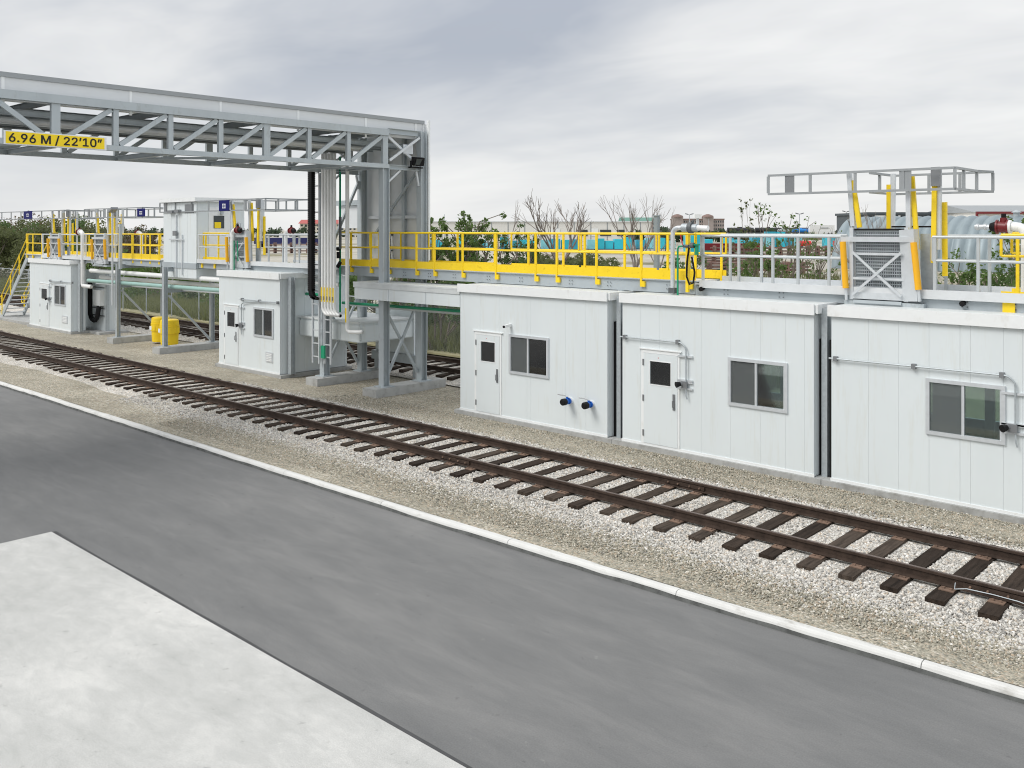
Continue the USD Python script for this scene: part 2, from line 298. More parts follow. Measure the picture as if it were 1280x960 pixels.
MAT['earth'] = usdkit.material(stage, '/World/Looks/earth_look', {
    'g': ('geometry', {}), 'n1': ('noise_texture', {'scale': .05, 'detail': 8, 'roughness': .65}), 'n2': ('noise_texture', {'scale': 1.4, 'detail': 5, 'roughness': .7}),
    'r1': ('rgb_ramp', {'ramp': [(.34, (.15, .155, .075)), (.42, (.27, .245, .17)), (.48, (.43, .41, .355)), (.7, (.50, .475, .42))]}),
    'r2': ('rgb_ramp', {'ramp': [(.3, (.75, .75, .75)), (.7, (1.15, 1.15, 1.15))]}), 'm': ('mix', {'mix_type': 'multiply', 'fac': 1.0}), 'p': ('principled_bsdf', {'roughness': .95, 'specular_ior_level': .2})},
    [('g.position', 'n1.vector'), ('g.position', 'n2.vector'), ('n1.fac', 'r1.fac'), ('n2.fac', 'r2.fac'), ('r1.color', 'm.color1'), ('r2.color', 'm.color2'), ('m.color', 'p.base_color')], surface='p.BSDF')
mat('turf', (.30, .28, .17), .95, var=.5, scale=.8)

# ------------------------------------------------------------------ the setting
m = MB(); rings = [0, 30, 60, 90, 130, 190, 280, 420, 700, 1200, 2500, 5000]; N = 64
vs = [(0, 0, -.11)]
for r in rings[1:]:
    for k in range(N):
        a = 2 * math.pi * k / N; vs.append((r * math.cos(a), r * math.sin(a), -.11 if r < 100 else -.02))
fs = [(0, 1 + k, 1 + (k + 1) % N) for k in range(N)]
for i in range(len(rings) - 2):
    a, b = 1 + i * N, 1 + (i + 1) * N
    for k in range(N):
        k2 = (k + 1) % N; fs += [(a + k, b + k, b + k2), (a + k, b + k2, a + k2)]
obj('ground', m.add(vs, fs), 'earth', kind='structure')

KERB = [(-140, 10.42), (-60, 10.30), (-31.5, 10.29), (-25, 10.33), (-17.5, 10.345), (-11, 10.40), (-6.6, 10.50), (-3.6, 10.61), (-1, 10.72), (6, 11.0)]
kx, ky = np.array(KERB).T
kerb_y = lambda x: float(np.interp(x, kx, ky))
v = []; f = []
for i, (x, y) in enumerate(KERB): v += [(x, -60, 0), (x, y - .02, 0)]
for i in range(len(KERB) - 1): f += [(2 * i, 2 * i + 2, 2 * i + 3), (2 * i, 2 * i + 3, 2 * i + 1)]
obj('road', (v, f), 'asphalt', kind='structure')
obj('concrete_slab', MB().box(-15.5, 20, -20, 5.82, -.03, .012), 'slab_concrete', kind='structure')
# dark sealed joint along the slab's edge
jm = MB()
for i in range(40):
    x0 = -15.5 + i * .45; x1 = x0 + .45; w0, w1 = (.025 + .05 * meshkit.noise(np.array([x * .9, 2.2, 0.])) for x in (x0, x1))
    jm.quad((x0, 5.823, .004), (x1, 5.823, .004), (x1, 5.823 + w1, .004), (x0, 5.823 + w0, .004))
mat('joint_tar', (.055, .056, .058), .7, var=.3)
obj('joint_sealant', jm, 'joint_tar', kind='structure')
# gravel yard between kerb and fence, ballast shoulders round the rails
v = []; f = []; xs = np.linspace(-140, 6, 110); yk = [0, .5, 1.0, 2.0, 3.4, 5.4, 6.45, 7.2, 8.0, 10.5, 13.4]
for x in xs:
    for k in yk:
        z = (.03 if k < 6 else -.065) + .05 * float(meshkit.fbm(np.array([x * .4, k * .5, 1.]), 3)) - (.0 if k > .2 else -.055)
        v.append((x, kerb_y(x) - .01 + k, z))
n = len(yk)
for i in range(len(xs) - 1):
    for j in range(n - 1):
        a = i * n + j; f += [(a, a + n, a + n + 1), (a, a + n + 1, a + 1)]
obj('gravel_yard', (v, f), 'gravel', kind='structure', smooth=True)
def ballast_bed(y0, y1, x0, x1, name='ballast_bed'):
    v = []; f = []; xs = np.arange(x0, x1, .5); c = (y0 + y1) / 2
    ys = np.array([y0 - .35, y0, y0 + .55, c - .6, c, c + .6, y1 - .55, y1, y1 + .25])
    zz = [-.01, .05, .125, .125, .125, .125, .125, .06, -.01]
    for x in xs:
        off = .16 * (float(meshkit.fbm(np.array([x * .6, 3., y0]), 3)) - .5)
        for k, y in enumerate(ys): v.append((x, y + (off if k < 2 else -off * .6 if k > 6 else 0), zz[k] + .02 * (float(meshkit.noise(np.array([x * 2, y * 2, 0.]))) - .5)))
    n = len(ys)
    for i in range(len(xs) - 1):
        for j in range(n - 1):
            a = i * n + j; f += [(a, a + n, a + n + 1), (a, a + n + 1, a + 1)]
    return obj(name, (v, f), 'ballast', kind='structure', smooth=True)
ballast_bed(11.95, 15.25, -75, 6)
ballast_bed(20.2, 23.1, -90, 6)
# loose stones
def scatter(name, protos_m, n, fx, size, protos=4):
    host = UsdGeom.PointInstancer.Define(stage, path_for(name, None)); tag(host, kind='stuff')
    paths = []
    for k in range(protos):
        t = trimesh.creation.icosphere(subdivisions=0); w = t.vertices * (1 + .5 * (rng.random((len(t.vertices), 1)) - .5)) * np.array([1, .8, .62])
        o = usdkit.mesh(stage, f'{host.GetPath()}/stone{"" if k == 0 else f"_{k:03d}"}', (w, t.faces), MAT[protos_m]); paths.append(o.GetPath())
    host.CreatePrototypesRel().SetTargets(paths)
    p = fx(n); n = len(p); s = size * (.55 + .9 * rng.random(n) ** 2)
    q = rng.normal(size=(n, 4)); q /= np.linalg.norm(q, axis=1)[:, None]
    host.CreateProtoIndicesAttr(Vt.IntArray.FromNumpy(rng.integers(0, protos, n).astype(np.int32)))
    host.CreatePositionsAttr(Vt.Vec3fArray.FromNumpy(p.astype(np.float32)))
    host.CreateScalesAttr(Vt.Vec3fArray.FromNumpy(np.repeat(s[:, None], 3, 1).astype(np.float32)))
    host.CreateOrientationsAttr(Vt.QuathArray([Gf.Quath(float(a[0]), float(a[1]), float(a[2]), float(a[3])) for a in q]))
    return host
def near_x(n, far=-26.0): return -1 - (-far - 1) * rng.random(n) ** 1.25     # denser towards the viewer
def bed(n):
    x = near_x(n); y = np.where(rng.random(n) < .8, 12.0 + 3.3 * rng.random(n), np.where(rng.random(n) < .75, 12.0 - abs(rng.normal(0, .30, n)), 15.25 + abs(rng.normal(0, .16, n))))
    k = (3.2 - x) / .595; on_tie = (abs(k - np.round(k)) < .225) & (y > 12.25) & (y < 15.08)      # none lie on the sleepers or under the rails
    on = on_tie | (abs(y - 12.86) < .085) | (abs(y - 14.44) < .085) | (y < 10.8); x, y = x[~on], y[~on]
    z = np.interp(y, [11.5, 11.95, 12.5, 14.7, 15.25, 15.5], [.05, .065, .128, .128, .075, .06])
    return np.c_[x, y, z]
h_ = scatter('ballast_stones', 'stone', 120000, bed, .0215); tag(h_, 'pale crushed ballast stones lying between the sleepers of the front track', 'ballast')
def yard(n):
    x = near_x(n, -22.0); y = np.where(rng.random(n) < .45, 10.75 + 1.3 * rng.random(n), 15.1 + 1.9 * rng.random(n))
    return np.c_[x, y, np.interp(y, [15.7, 16.9], [.062, -.03])]
h_ = scatter('gravel_pebbles', 'pebble', 60000, yard, .017); tag(h_, 'loose brownish gravel pebbles strewn beside the kerb and track', 'gravel')
# kerb: cast lengths with a rolled top, joints between
kb = thing('kerb', 'pale concrete kerb in long cast lengths along the asphalt road', 'kerb', kind='structure')
prof = [(.015, -.06), (.17, -.06), (.17, .100), (.160, .108), (.075, .108), (.048, .100), (.03, .078), (.02, .05)]
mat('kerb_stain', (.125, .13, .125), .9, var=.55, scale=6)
ends = [4, -3.52, -6.61, -9.6, -12.6, -15.6] + [-18.6 - 3 * i for i in range(14)]
for a, b in zip(ends[:-1], ends[1:]):
    m = MB(); k = np.linspace(a - .006, b + .006, 4)
    for x0, x1 in zip(k[:-1], k[1:]):
        m.prism([(-p[0] , p[1]) for p in prof][::-1], (x1, kerb_y(x1) - .15, 0), (x0, kerb_y(x0) - .15, 0))
    ks_ = obj('kerb_stone', m, 'kerb_concrete', kb)
    q = MB(); xs = np.linspace(b, a, 26)        # darker band along the foot, uneven
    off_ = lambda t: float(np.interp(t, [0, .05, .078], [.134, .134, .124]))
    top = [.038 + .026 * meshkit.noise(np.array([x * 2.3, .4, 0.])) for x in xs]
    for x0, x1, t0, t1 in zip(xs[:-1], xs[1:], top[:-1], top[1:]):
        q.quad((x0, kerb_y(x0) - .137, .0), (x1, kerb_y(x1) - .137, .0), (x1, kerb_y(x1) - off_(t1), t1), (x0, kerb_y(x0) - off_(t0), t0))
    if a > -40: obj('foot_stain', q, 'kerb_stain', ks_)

# ------------------------------------------------------------------ railway tracks
RAILP = [(-.065, 0), (.065, 0), (.065, .012), (.012, .030), (.012, .105), (.035, .115), (.035, .145), (.026, .150), (-.026, .150), (-.035, .145), (-.035, .115), (-.012, .105), (-.012, .030), (-.065, .012)]
def track(label, ya, yb, x0, x1, phase, detail, joints=()):
    t = thing('railway_track', label, 'railway track')
    zt = .155; drift = lambda x: .30 * (max(0, -x - 26) / 22) ** 1.6
    for y in (ya, yb):
        m = MB(); top = MB(); xs = np.linspace(x0, x1, 14)
        for a, b in zip(xs[:-1], xs[1:]):
            m.prism(RAILP, (a, y + drift(a), zt + .015), (b, y + drift(b), zt + .015))
            top.quad((a, y - .024 + drift(a), zt + .1665), (b, y - .024 + drift(b), zt + .1665), (b, y + .024 + drift(b), zt + .1665), (a, y + .024 + drift(a), zt + .1665))
        r = obj('rail', m, 'rail_rust', t, smooth=30)
        obj('running_surface', top, 'rail_top', r)
        for j in joints:
            if j[1] != y: continue
            b = MB(); b.box(j[0] - .42, j[0] + .42, y - .045, y - .018, zt + .05, zt + .115)
            fp = obj('joint_bar', b, 'rail_rust', t)
            b = MB()
            for k in (-.33, -.12, .12, .33): b.tube((j[0] + k, y - .045, zt + .083), (j[0] + k, y - .072, zt + .083), .016, 6)
            obj('bolt', b, 'tie_plate', fp)
    c = (ya + yb) / 2; x = phase; i = 0
    while x > x0 + .3:
        if x < x1 - .2:
            d = drift(x); sk = random.uniform(-.04, .04); ln = random.uniform(-.07, .07); w = .112 + random.uniform(-.008, .01); z = zt + random.uniform(-.006, .006)
            p, q = (x - sk, c - 1.36 + ln + d, z - .08), (x + sk, c + 1.36 + ln + d, z - .08)
            s = obj('sleeper', MB().bar(p, q, 2 * w, .16), f'sleeper_wood_{random.choice("abcd")}', t)
            if detail(x):
                for y in (ya, yb):
                    m = MB(); m.box(x - .095, x + .095, y - .19 + d, y + .19 + d, z + .001, z + .015)
                    for k in (-.13, .13): m.box(x - .06, x - .03, y + k - .018 + d, y + k + .018 + d, z + .015, z + .035); m.box(x + .03, x + .06, y + k - .018 + d, y + k + .018 + d, z + .015, z + .035)
                    obj('tie_plate', m, 'tie_plate', s)
        x -= .595
    return t
track('rusty single railway track in front of the white cabins, beside the road', 12.86, 14.44, -60, 5, 3.2, lambda x: x > -32, ((-3.35, 12.86), (-13.4, 12.86), (-29.1, 14.44), (-23.7, 12.86), (-9.0, 14.44)))
track('second railway track running behind the platform, near the wire fence', 20.85, 22.43, -85, 4, 3.0, lambda x: False)
wire = MB().path([(-3.86, 12.80, .25), (-3.84, 12.70, .20), (-3.7, 12.71, .24), (-3.4, 12.75, .235), (-3.1, 12.745, .23), (-2.9, 12.72, .21), (-2.82, 12.8, .26)], .007, 6)
obj('bond_wire', wire, 'galvanised', label='bare bonding wire looped round the rail joint at right', cat='cable', smooth=True)

# ------------------------------------------------------------------ white cabins
YF = 17.1
def cabin(label, x0, x1, seams, door=None, window=None, y=YF, back=19.85, dz=0, conduit=None, extras=()):
    t = thing('cabin', label, 'cabin', (0, y, dz), 'white equipment cabins under the platform')
    zb, zt = .08, 3.27; dep = back - y
    holes = []
    if window: holes.append((window[0], window[1], 1.27, 2.21))
    if door: holes.append((door[0] + .17, door[1] - .17, 1.46, 1.97))
    e = sorted([x0] + list(seams) + [x1])
    for a, b in zip(e[:-1], e[1:]):
        m_ = manifold3d.Manifold.cube([b - a - .0032, .018, zt - zb]).translate([a + .0016, 0, zb])
        for h in holes: m_ = m_ - manifold3d.Manifold.cube([h[1] - h[0], 1, h[3] - h[2]]).translate([h[0], -.5, h[2]])
        for p_ in m_.decompose(): obj('wall_panel', MB().man(p_), 'white_panel', t)
    obj('wall_core', hole_box(x0 + .004, x1 - .004, .0185, .10, zb, zt, holes), 'white_panel', t)
    for a, b in ((x0, x0 + .08), (x1 - .08, x1)):
        k = max(2, round((dep - .1) / 1.0)); ys = np.linspace(.102, dep - .1, k + 1); s = MB()
        for p, q in zip(ys[:-1], ys[1:]): s.box(a, b, p + .004, q - .004, zb, zt)
        s.box(a + .01, b - .01, .102, dep - .1, zb, zt - .01)
        obj('side_wall', s, 'white_panel', t)
    obj('back_wall', hole_box(x0, x1, dep - .098, dep, zb, zt, [(x0 + .5, x1 - .5, 1.1, 2.5)]), 'white_panel', t)
    obj('back_window', MB().quad((x0 + .5, dep - .05, 1.1), (x1 - .5, dep - .05, 1.1), (x1 - .5, dep - .05, 2.5), (x0 + .5, dep - .05, 2.5)), 'glass', t)  # opening and pane added to brighten the cabin inside
    obj('floor', MB().box(x0 + .1, x1 - .1, .11, dep - .11, .09, .14), 'interior', t)
    obj('base_trim', MB().box(x0 - .012, x1 + .012, -.017, -.0005, zb - .01, zb + .045), 'white_trim', t)
    obj('plinth', MB().box(x0 - .165, x1 + .165, -.07, dep + .1, -.3, zb - .012), 'concrete_base', t)
    r = obj('roof', MB().box(x0 - .03, x1 + .06, -.03, dep + .05, zt + .003, 3.425), 'roof_white', t)
    obj('fascia', MB().box(x0 - .05, x1 + .03, -.07, -.032, 3.235, 3.45).box(x1 + .062, x1 + .09, -.032, dep, 3.26, 3.44), 'white_trim', r)
    if door:
        a, b = door; zd0, zd1 = .13, 2.14
        fr = obj('door_frame', MB().box(a - .07, a - .004, -.02, -.001, zb + .046, 2.215).box(b + .004, b + .05, -.02, -.001, zb + .046, 2.215).box(a - .004, b + .004, -.02, 0, zd1 + .004, 2.215), 'white_trim', t)
        d = obj('door', hole_box(a, b, -.026, -.001, zd0, zd1, [(a + .17, b - .17, 1.46, 1.97)]), 'white_panel', t)
        obj('door_window', MB().box(a + .17, b - .17, -.012, -.006, 1.46, 1.97), 'glass', d)
        w = MB(); X0, X1, Z0, Z1 = a + .17, b - .17, 1.46, 1.97
        w.box(X0 - .02, X0, -.032, -.0265, Z0 - .02, Z1 + .02).box(X1, X1 + .02, -.032, -.0265, Z0 - .02, Z1 + .02).box(X0, X1, -.032, -.0265, Z1, Z1 + .02).box(X0, X1, -.032, -.0265, Z0 - .02, Z0)
        obj('window_bead', w, 'white_trim', d)
        h = MB().box(b - .115, b - .055, -.04, -.0265, .95, 1.3).path([(b - .085, -.04, 1.02), (b - .085, -.09, 1.02), (b - .085, -.09, 1.16), (b - .085, -.04, 1.16)], .011, 6)
        obj('door_handle', h, 'hinge_grey', d)
        for z in (.35, 1.13, 1.93): obj('hinge', MB().box(a - .03, a + .012, -.036, -.0265, z - .07, z + .07), 'hinge_grey', d)
        obj('door_sticker', MB().tube(((a + b) / 2 - .05, -.0265, 2.055), ((a + b) / 2 - .05, -.0275, 2.055), .012, 10), 'red_paint', d)
        obj('drip_rail', MB().box(a - .12, b + .10, -.04, -.001, 2.222, 2.245), 'white_trim', t)
    if window:
        a, b = window; z0, z1 = 1.27, 2.21; w = .065
        fr = MB().box(a - .03, a + w - .03, -.035, .04, z0 - .03, z1 + .03).box(b - w + .03, b + .03, -.035, .04, z0 - .03, z1 + .03)
        fr.box(a + w - .03, b - w + .03, -.035, .04, z1 - w + .03, z1 + .03).box(a + w - .03, b - w + .03, -.035, .04, z0 - .03, z0 + w - .03)
        c = (a + b) / 2 - .03
        fr.box(c - .022, c + .022, -.02, .035, z0 + w - .03, z1 - w + .03).box(b - w + .005, b - w + .03, -.015, .02, z0 + w - .03, z1 - w + .03)
        wn = obj('window', fr, 'aluminium', t)
        obj('insect_screen', MB().quad((a + .03, -.004, z0 + .03), (c - .02, -.004, z0 + .03), (c - .02, -.004, z1 - .03), (a + .03, -.004, z1 - .03)), 'screen', wn)
        obj('window_pane', MB().box(a + .03, c - .02, .0, .006, z0 + .03, z1 - .03), 'glass', wn); obj('window_pane', MB().box(c + .02, b - .03, .012, .018, z0 + .03, z1 - .03), 'glass', wn)
        bl = MB(); k = 9
        for i in range(k):
            x = a + .06 + (c - a - .1) * i / (k - 1); bl.bar((x, .16, z0 - .02), (x + .001, .16, z1 + .02), .075, .004, (.35, 1, 0))
        obj('blind', bl, 'blind', wn)
        obj('sill_shelf', MB().box(a, b, .3, .75, z0 - .3, z0 - .26).box((a + b) / 2 + .1, (a + b) / 2 + .25, .8, .9, .2, z1), 'interior', t)
    if conduit:
        xa, xb, xd, zc, zbot = conduit
        pts = [(xa, -.06, zc), (xb, -.06, zc)] + [(xb + (xd - xb) * math.sin(q), -.06, zc - .18 * (1 - math.cos(q))) for q in np.linspace(.3, math.pi / 2, 5)] + [(xd, -.06, zbot + .22)]
        cd = obj('conduit', MB().path(pts, .017, 8), 'galvanised', t, smooth=40)
        c = MB()
        for x in np.linspace(xa + .12, xb - .02, 3 if xb - xa > 2 else 2): obj('clamp', MB().box(x - .035, x + .035, -.08, -.001, zc - .045, zc + .045), 'hinge_grey', cd)
        pass
        for z in (zc - .30, zc - .82, zbot + .30, zbot + .16): obj('strut', MB().box(xd - .22, xd + .14, -.045, -.001, z - .02, z + .02), 'aluminium', cd)
        b = MB().tube((xd - .13, -.1, zbot + .26), (xd - .10, -.03, zbot + .27), .055, 12).box(xd - .10, xd + .03, -.09, -.046, zbot + .18, zbot + .32)
        hb = obj('horn', b, 'hinge_grey', t); hc = MB().tube((xd - .17, -.19, zbot + .245), (xd - .12, -.11, zbot + .26), .066, 14, .045); obj('horn_cone', hc, 'black', hb)
        obj('dangling_fitting', MB().path([(xd, -.06, zbot + .15), (xd + .01, -.07, zbot + .02), (xd + .03, -.06, zbot - .06)], .014, 6), 'galvanised', hb)
    for fn in extras: fn(t)
    return t
def valves(t):
    for x in (-13.85, -13.2):
        z = .79
        c = obj('wall_collar', MB().tube((x, -.001, z), (x, -.03, z), .085, 16), 'white_trim', t, smooth=40)
        v_ = obj('ball_valve', MB().tube((x, -.031, z), (x, -.2, z), .055, 14).tube((x, -.06, z), (x, -.09, z), .078, 14).tube((x, -.16, z), (x, -.19, z), .078, 14).tube((x, -.125, z), (x, -.125, z + .1), .03, 10), 'blue_paint', t, smooth=40)
        obj('valve_cap', MB().tube((x, -.2, z), (x, -.30, z), .082, 16).tube((x, -.30, z), (x, -.33, z), .082, 16, .06), 'black', v_, smooth=40)
        obj('valve_lever', MB().path([(x, -.125, z + .1), (x - .06, -.13, z + .13), (x - .28, -.14, z + .135)], .012, 6), 'hinge_grey', v_)
def camera_dome(t):
    b = MB().box(-15.83, -15.77, -.012, 0, 2.42, 2.50).bar((-15.8, -.01, 2.47), (-15.84, -.20, 2.44), .075, .07)
    o = obj('security_camera', b, 'white_trim', t); obj('lens', MB().tube((-15.84, -.20, 2.44), (-15.848, -.235, 2.434), .03, 10), 'black', o)
def vent(t):
    v_ = obj('vent', MB().box(-27.08, -26.66, -.02, 0, .43, .77), 'aluminium', t); s = MB()
    for k in range(5): s.box(-27.03, -26.71, -.03, -.0205, .47 + k * .055, .50 + k * .055)
    obj('louvre', s, 'white_trim', v_)
def vent5(t):
    v_ = obj('vent', MB().box(-45.6, -44.95, -.02, 0, .43, .78), 'aluminium', t); s = MB()
    for k in range(4): s.box(-45.52, -45.03, -.03, -.0205, .47 + k * .07, .51 + k * .07)
    obj('louvre', s, 'white_trim', v_)
cabin('white cabin with two blue valves on its wall, nearest the gantry leg', -17.65, -12.75, (-16.9, -16.2, -15.25, -15.12, -14.0, -13.4), (-17.02, -16.17), (-15.82, -14.55), extras=(valves, camera_dome))
cabin('middle white cabin with a door at left and a wide window at right', -12.32, -7.75, (-11.82, -11.32, -10.25, -9.56, -8.88, -8.34, -7.94), (-11.72, -10.84), (-9.58, -8.32), conduit=(-12.34, -10.8, -10.6, 2.455, 1.3))
cabin('nearest white cabin at right edge, with a long conduit above its window', -7.40, -.9, (-6.68, -6.14, -5.60, -5.08, -4.91, -4.39, -4.09, -3.2, -2.2), (-3.95, -3.07), (-5.62, -4.38), conduit=(-7.42, -4.38, -4.19, 2.43, 1.30))
cabin('white cabin with a low louvre vent, left of the hanging white pipes', -30.16, -26.25, (-29.0, -28.6, -27.6, -26.7), (-29.72, -28.87), (-27.8, -26.65), extras=(vent,), conduit=(-28.65, -26.3, -28.55, 2.47, 1.3))
cabin('farthest white cabin beside the yellow stairs, at the left edge', -49.75, -44.6, (-48.4, -47.2, -46.0, -45.0), (-48.3, -47.25), (-46.5, -45.2), y=17.62, back=18.3, extras=(vent5,), conduit=(-47.1, -44.3, -47.05, 2.4, 1.25))
# lower unit behind the far cabin, with a big hose and a panel box
t = thing('pump_house', 'low white pump housing with a looped black hose, behind the farthest cabin', 'equipment housing')
obj('wall', MB().box(-46.4, -43.8, 18.95, 19.55, .02, 2.9), 'white_panel', t)
for a, b in ((-46.4, -45.1), (-45.09, -43.8)): obj('wall_panel', MB().box(a + .01, b - .01, 18.92, 18.947, .05, 2.88), 'white_panel', t)
obj('plinth', MB().box(-46.5, -43.3, 18.4, 19.8, -.3, .06), 'concrete_base', t)
obj('hose', MB().path([(-45.05, 18.7, 2.35), (-45.05, 18.7, 1.05)] + [(-44.6 - .45 * math.cos(a), 18.7, .95 - .42 * math.sin(a)) for a in np.linspace(0, math.pi, 9)] + [(-44.15, 18.75, 1.25)], .11, 10), 'black', t, smooth=True)
obj('panel_box', MB().box(-44.75, -43.95, 18.7, 18.915, 1.25, 2.0), 'white_trim', t)
obj('hose_rack', MB().box(-45.5, -43.9, 18.86, 18.9, 1.1, 1.14).box(-45.5, -43.9, 18.86, 18.9, .75, .79).box(-45.6, -43.9, 18.86, 18.9, 2.1, 2.14), 'dark_steel', t)
obj('corner_post', MB().box(-43.79, -43.66, 18.9, 19.03, .05, 2.95), 'galvanised', t)

# ------------------------------------------------------------------ gantry over the track and road
XN, XF = -21.31, -24.30           # near and far truss planes
g = thing('gantry', 'tall grey steel truss gantry spanning the track and road', 'gantry')
YC, YB = 17.5, 19.0
ZB, ZT = 6.80, 7.81
for x in (XN - .02, XF):
    for y in (YC, YB):
        obj('column', MB().ibeam((x, y, .2), (x, y, 7.95 if y == YB else 6.72), .22, .24, .020, (0, 1, 0)), 'grey_steel', g)
        obj('base_plate', MB().box(x - .22, x + .22, y - .22, y + .22, .203, .23), 'grey_steel', g)
    for y in (-1.35, -3.1): obj('column', MB().ibeam((x, y, .0), (x, y, 6.72), .30, .30, .022, (0, 1, 0)), 'grey_steel', g)
ks = [8.08 + 1.345 * k for k in range(8)]; ks[-1] = 17.5
low = [8.08 * 2 - k for k in ks]
for x in (XN, XF):
    s = 1 if x == XN else -1
    obj('bottom_chord', MB().bar((x, -1.5, ZB), (x, 17.62, ZB), .16, .125), 'grey_steel', g)
    obj('top_chord', MB().bar((x, -1.5, ZT), (x, 17.62, ZT), .16, .19), 'grey_steel', g)
    for i, y in enumerate(sorted(set(np.round(ks + low, 3)))):
        w = .19 if i in (7, 11, 3, 14) else .125
        obj('vertical', MB().bar((x, y, ZB + .065), (x, y, ZT - .098), .10, w, (0, 1, 0)), 'grey_steel', g)
    for a, b in zip(ks[:-1], ks[1:]): obj('diagonal', MB().bar((x, a + .10, ZB + .085), (x, b - .10, ZT - .12), .085, .11), 'grey_steel', g)
    for a, b in zip(low[:-1], low[1:]): obj('diagonal', MB().bar((x, a - .10, ZB + .085), (x, b + .10, ZT - .12), .085, .11), 'grey_steel', g)
    # bay between the front and back legs
    obj('end_beam', MB().ibeam((x, 17.66, 7.86), (x, YB - .16, 7.86), .12, .17, .015), 'grey_steel', g)
    obj('end_beam', MB().ibeam((x, 17.66, 6.78), (x, YB - .16, 6.78), .12, .14, .015), 'grey_steel', g)
    obj('brace', MB().bar((x + .03, 17.66, 6.98), (x + .03, YB - .15, 7.74), .06, .075), 'aluminium', g)
    obj('brace', MB().bar((x - .04, 17.66, 7.70), (x - .04, YB - .15, 6.92), .06, .075), 'aluminium', g)
    obj('gusset', MB().box(x - .008, x + .004, 18.23, 18.62, 7.22, 7.50), 'aluminium', g)
    obj('knee_brace', MB().bar((x, 17.66, 6.35), (x, 18.1, 6.70), .05, .06), 'aluminium', g); obj('knee_brace', MB().bar((x, YB - .15, 6.25), (x, 18.75, 6.70), .05, .06), 'aluminium', g)
    # braces low between the legs
    obj('leg_brace', MB().bar((x, 17.62, .55), (x, YB - .14, 2.75), .07, .07), 'grey_steel', g); obj('leg_brace', MB().bar((x - .08, 17.62, 2.45), (x - .08, YB - .14, .5), .07, .07), 'grey_steel', g)
    obj('leg_brace', MB().bar((x, 17.62, 4.1), (x, YB - .14, 6.5), .08, .08), 'grey_steel', g) if x == XF else None
# cross frames between the two trusses
for i, y in enumerate([8.08 * 2 - 13.46, 5.4, 8.08, 10.77, 13.46, 16.15, 17.5]):
    obj('cross_beam', MB().ibeam((XF + .09, y, ZB - .01), (XN - .09, y, ZB - .01), .12, .13, .012), 'grey_steel', g)
    obj('cross_beam', MB().ibeam((XF + .09, y, ZT), (XN - .09, y, ZT), .12, .16, .012), 'grey_steel', g)
    if i % 2: obj('plan_brace', MB().bar((XF + .1, y + .1, ZB), (XN - .1, y + 2.5, ZB), .07, .06), 'grey_steel', g)
for x in (-21.75, -22.35, -22.95, -23.55):
    obj('purlin', MB().ibeam((x, -1.4, 7.49), (x, 18.85, 7.49), .09, .13, .012), 'grey_steel', g)
for x, z, r, mm in ((-22.0, 7.36, .055, 'deck_light'), (-22.2, 7.36, .055, 'deck_light'), (-22.45, 7.34, .05, 'aluminium'), (-22.65, 7.36, .05, 'teal_pipe'), (-23.1, 7.34, .06, 'aluminium')):
    obj('service_pipe', MB().tube((x, -1.2, z), (x, 17.4, z), r, 8), mm, g, smooth=40)
obj('cable_tray', MB().box(-22.95, -22.7, -1.2, 17.3, 7.24, 7.28).box(-23.9, -23.2, -1.2, 17.3, 7.42, 7.46), 'dark_steel', g)
rf = obj('roof', MB().box(XF - .15, -21.47, -1.5, 19.18, 8.06, 8.10), 'white_trim', g)
jy = [-1.5, 1.2, 3.9, 6.6, 8.85, 11.5, 14.2, 16.9, 19.05, 19.40]
jy = [-1.5, 1.55, 4.3, 7.05, 9.85, 12.2, 14.55, 16.9, 18.85, 19.18]
for a, b in zip(jy[:-1], jy[1:]):
    obj('fascia_panel', MB().box(-21.475, -21.445, a + .035, b - .035, 7.70, 8.20), 'fascia_grey', g)
    obj('joint_cover', MB().box(-21.46, -21.435, b - .034, b + .034, 7.62, 8.20), 'white_trim', g)
obj('coping', MB().box(-21.55, -21.42, -1.5, 19.2, 8.203, 8.31), 'coping_grey', g)
obj('fascia_panel', MB().box(XF - .17, XF - .14, -1.5, 19.18, 8.10, 8.25), 'fascia_grey', g)
for a, b in ((XF - .15, -23.2), (-23.19, -22.3), (-22.29, -21.32)):
    obj('end_wall_panel', MB().box(a + .008, b - .008, 19.2, 19.24, 3.55, 8.2), 'sheet_grey', g)
obj('corner_trim', MB().box(-21.32, -21.23, 19.19, 19.26, 3.4, 8.31), 'white_trim', g)
for x in (-22.3, -23.2): obj('girt_post', MB().ibeam((x, 19.12, 3.6), (x, 19.12, 7.9), .12, .12, .014, (0, 1, 0)), 'grey_steel', g)
obj('girt', MB().ibeam((XF + .15, 19.12, 5.3), (XN - .18, 19.12, 5.3), .1, .08, .01, (0, 1, 0)), 'aluminium', g)
obj('wall_brace', MB().bar((-23.6, 19.02, 4.8), (-21.55, 19.02, 6.75), .07, .07), 'grey_steel', g)
obj('wall_base', MB().box(XF, -21.5, 19.08, 19.19, 3.45, 3.58), 'dark_steel', g)
cb = obj('cabinet', MB().box(-26.0, -24.6, 19.3, 19.8, 4.95, 5.72), 'sheet_grey', g); obj('cabinet_beam', MB().box(-26.1, -24.4, 19.2, 19.85, 5.73, 5.9), 'grey_steel', cb)
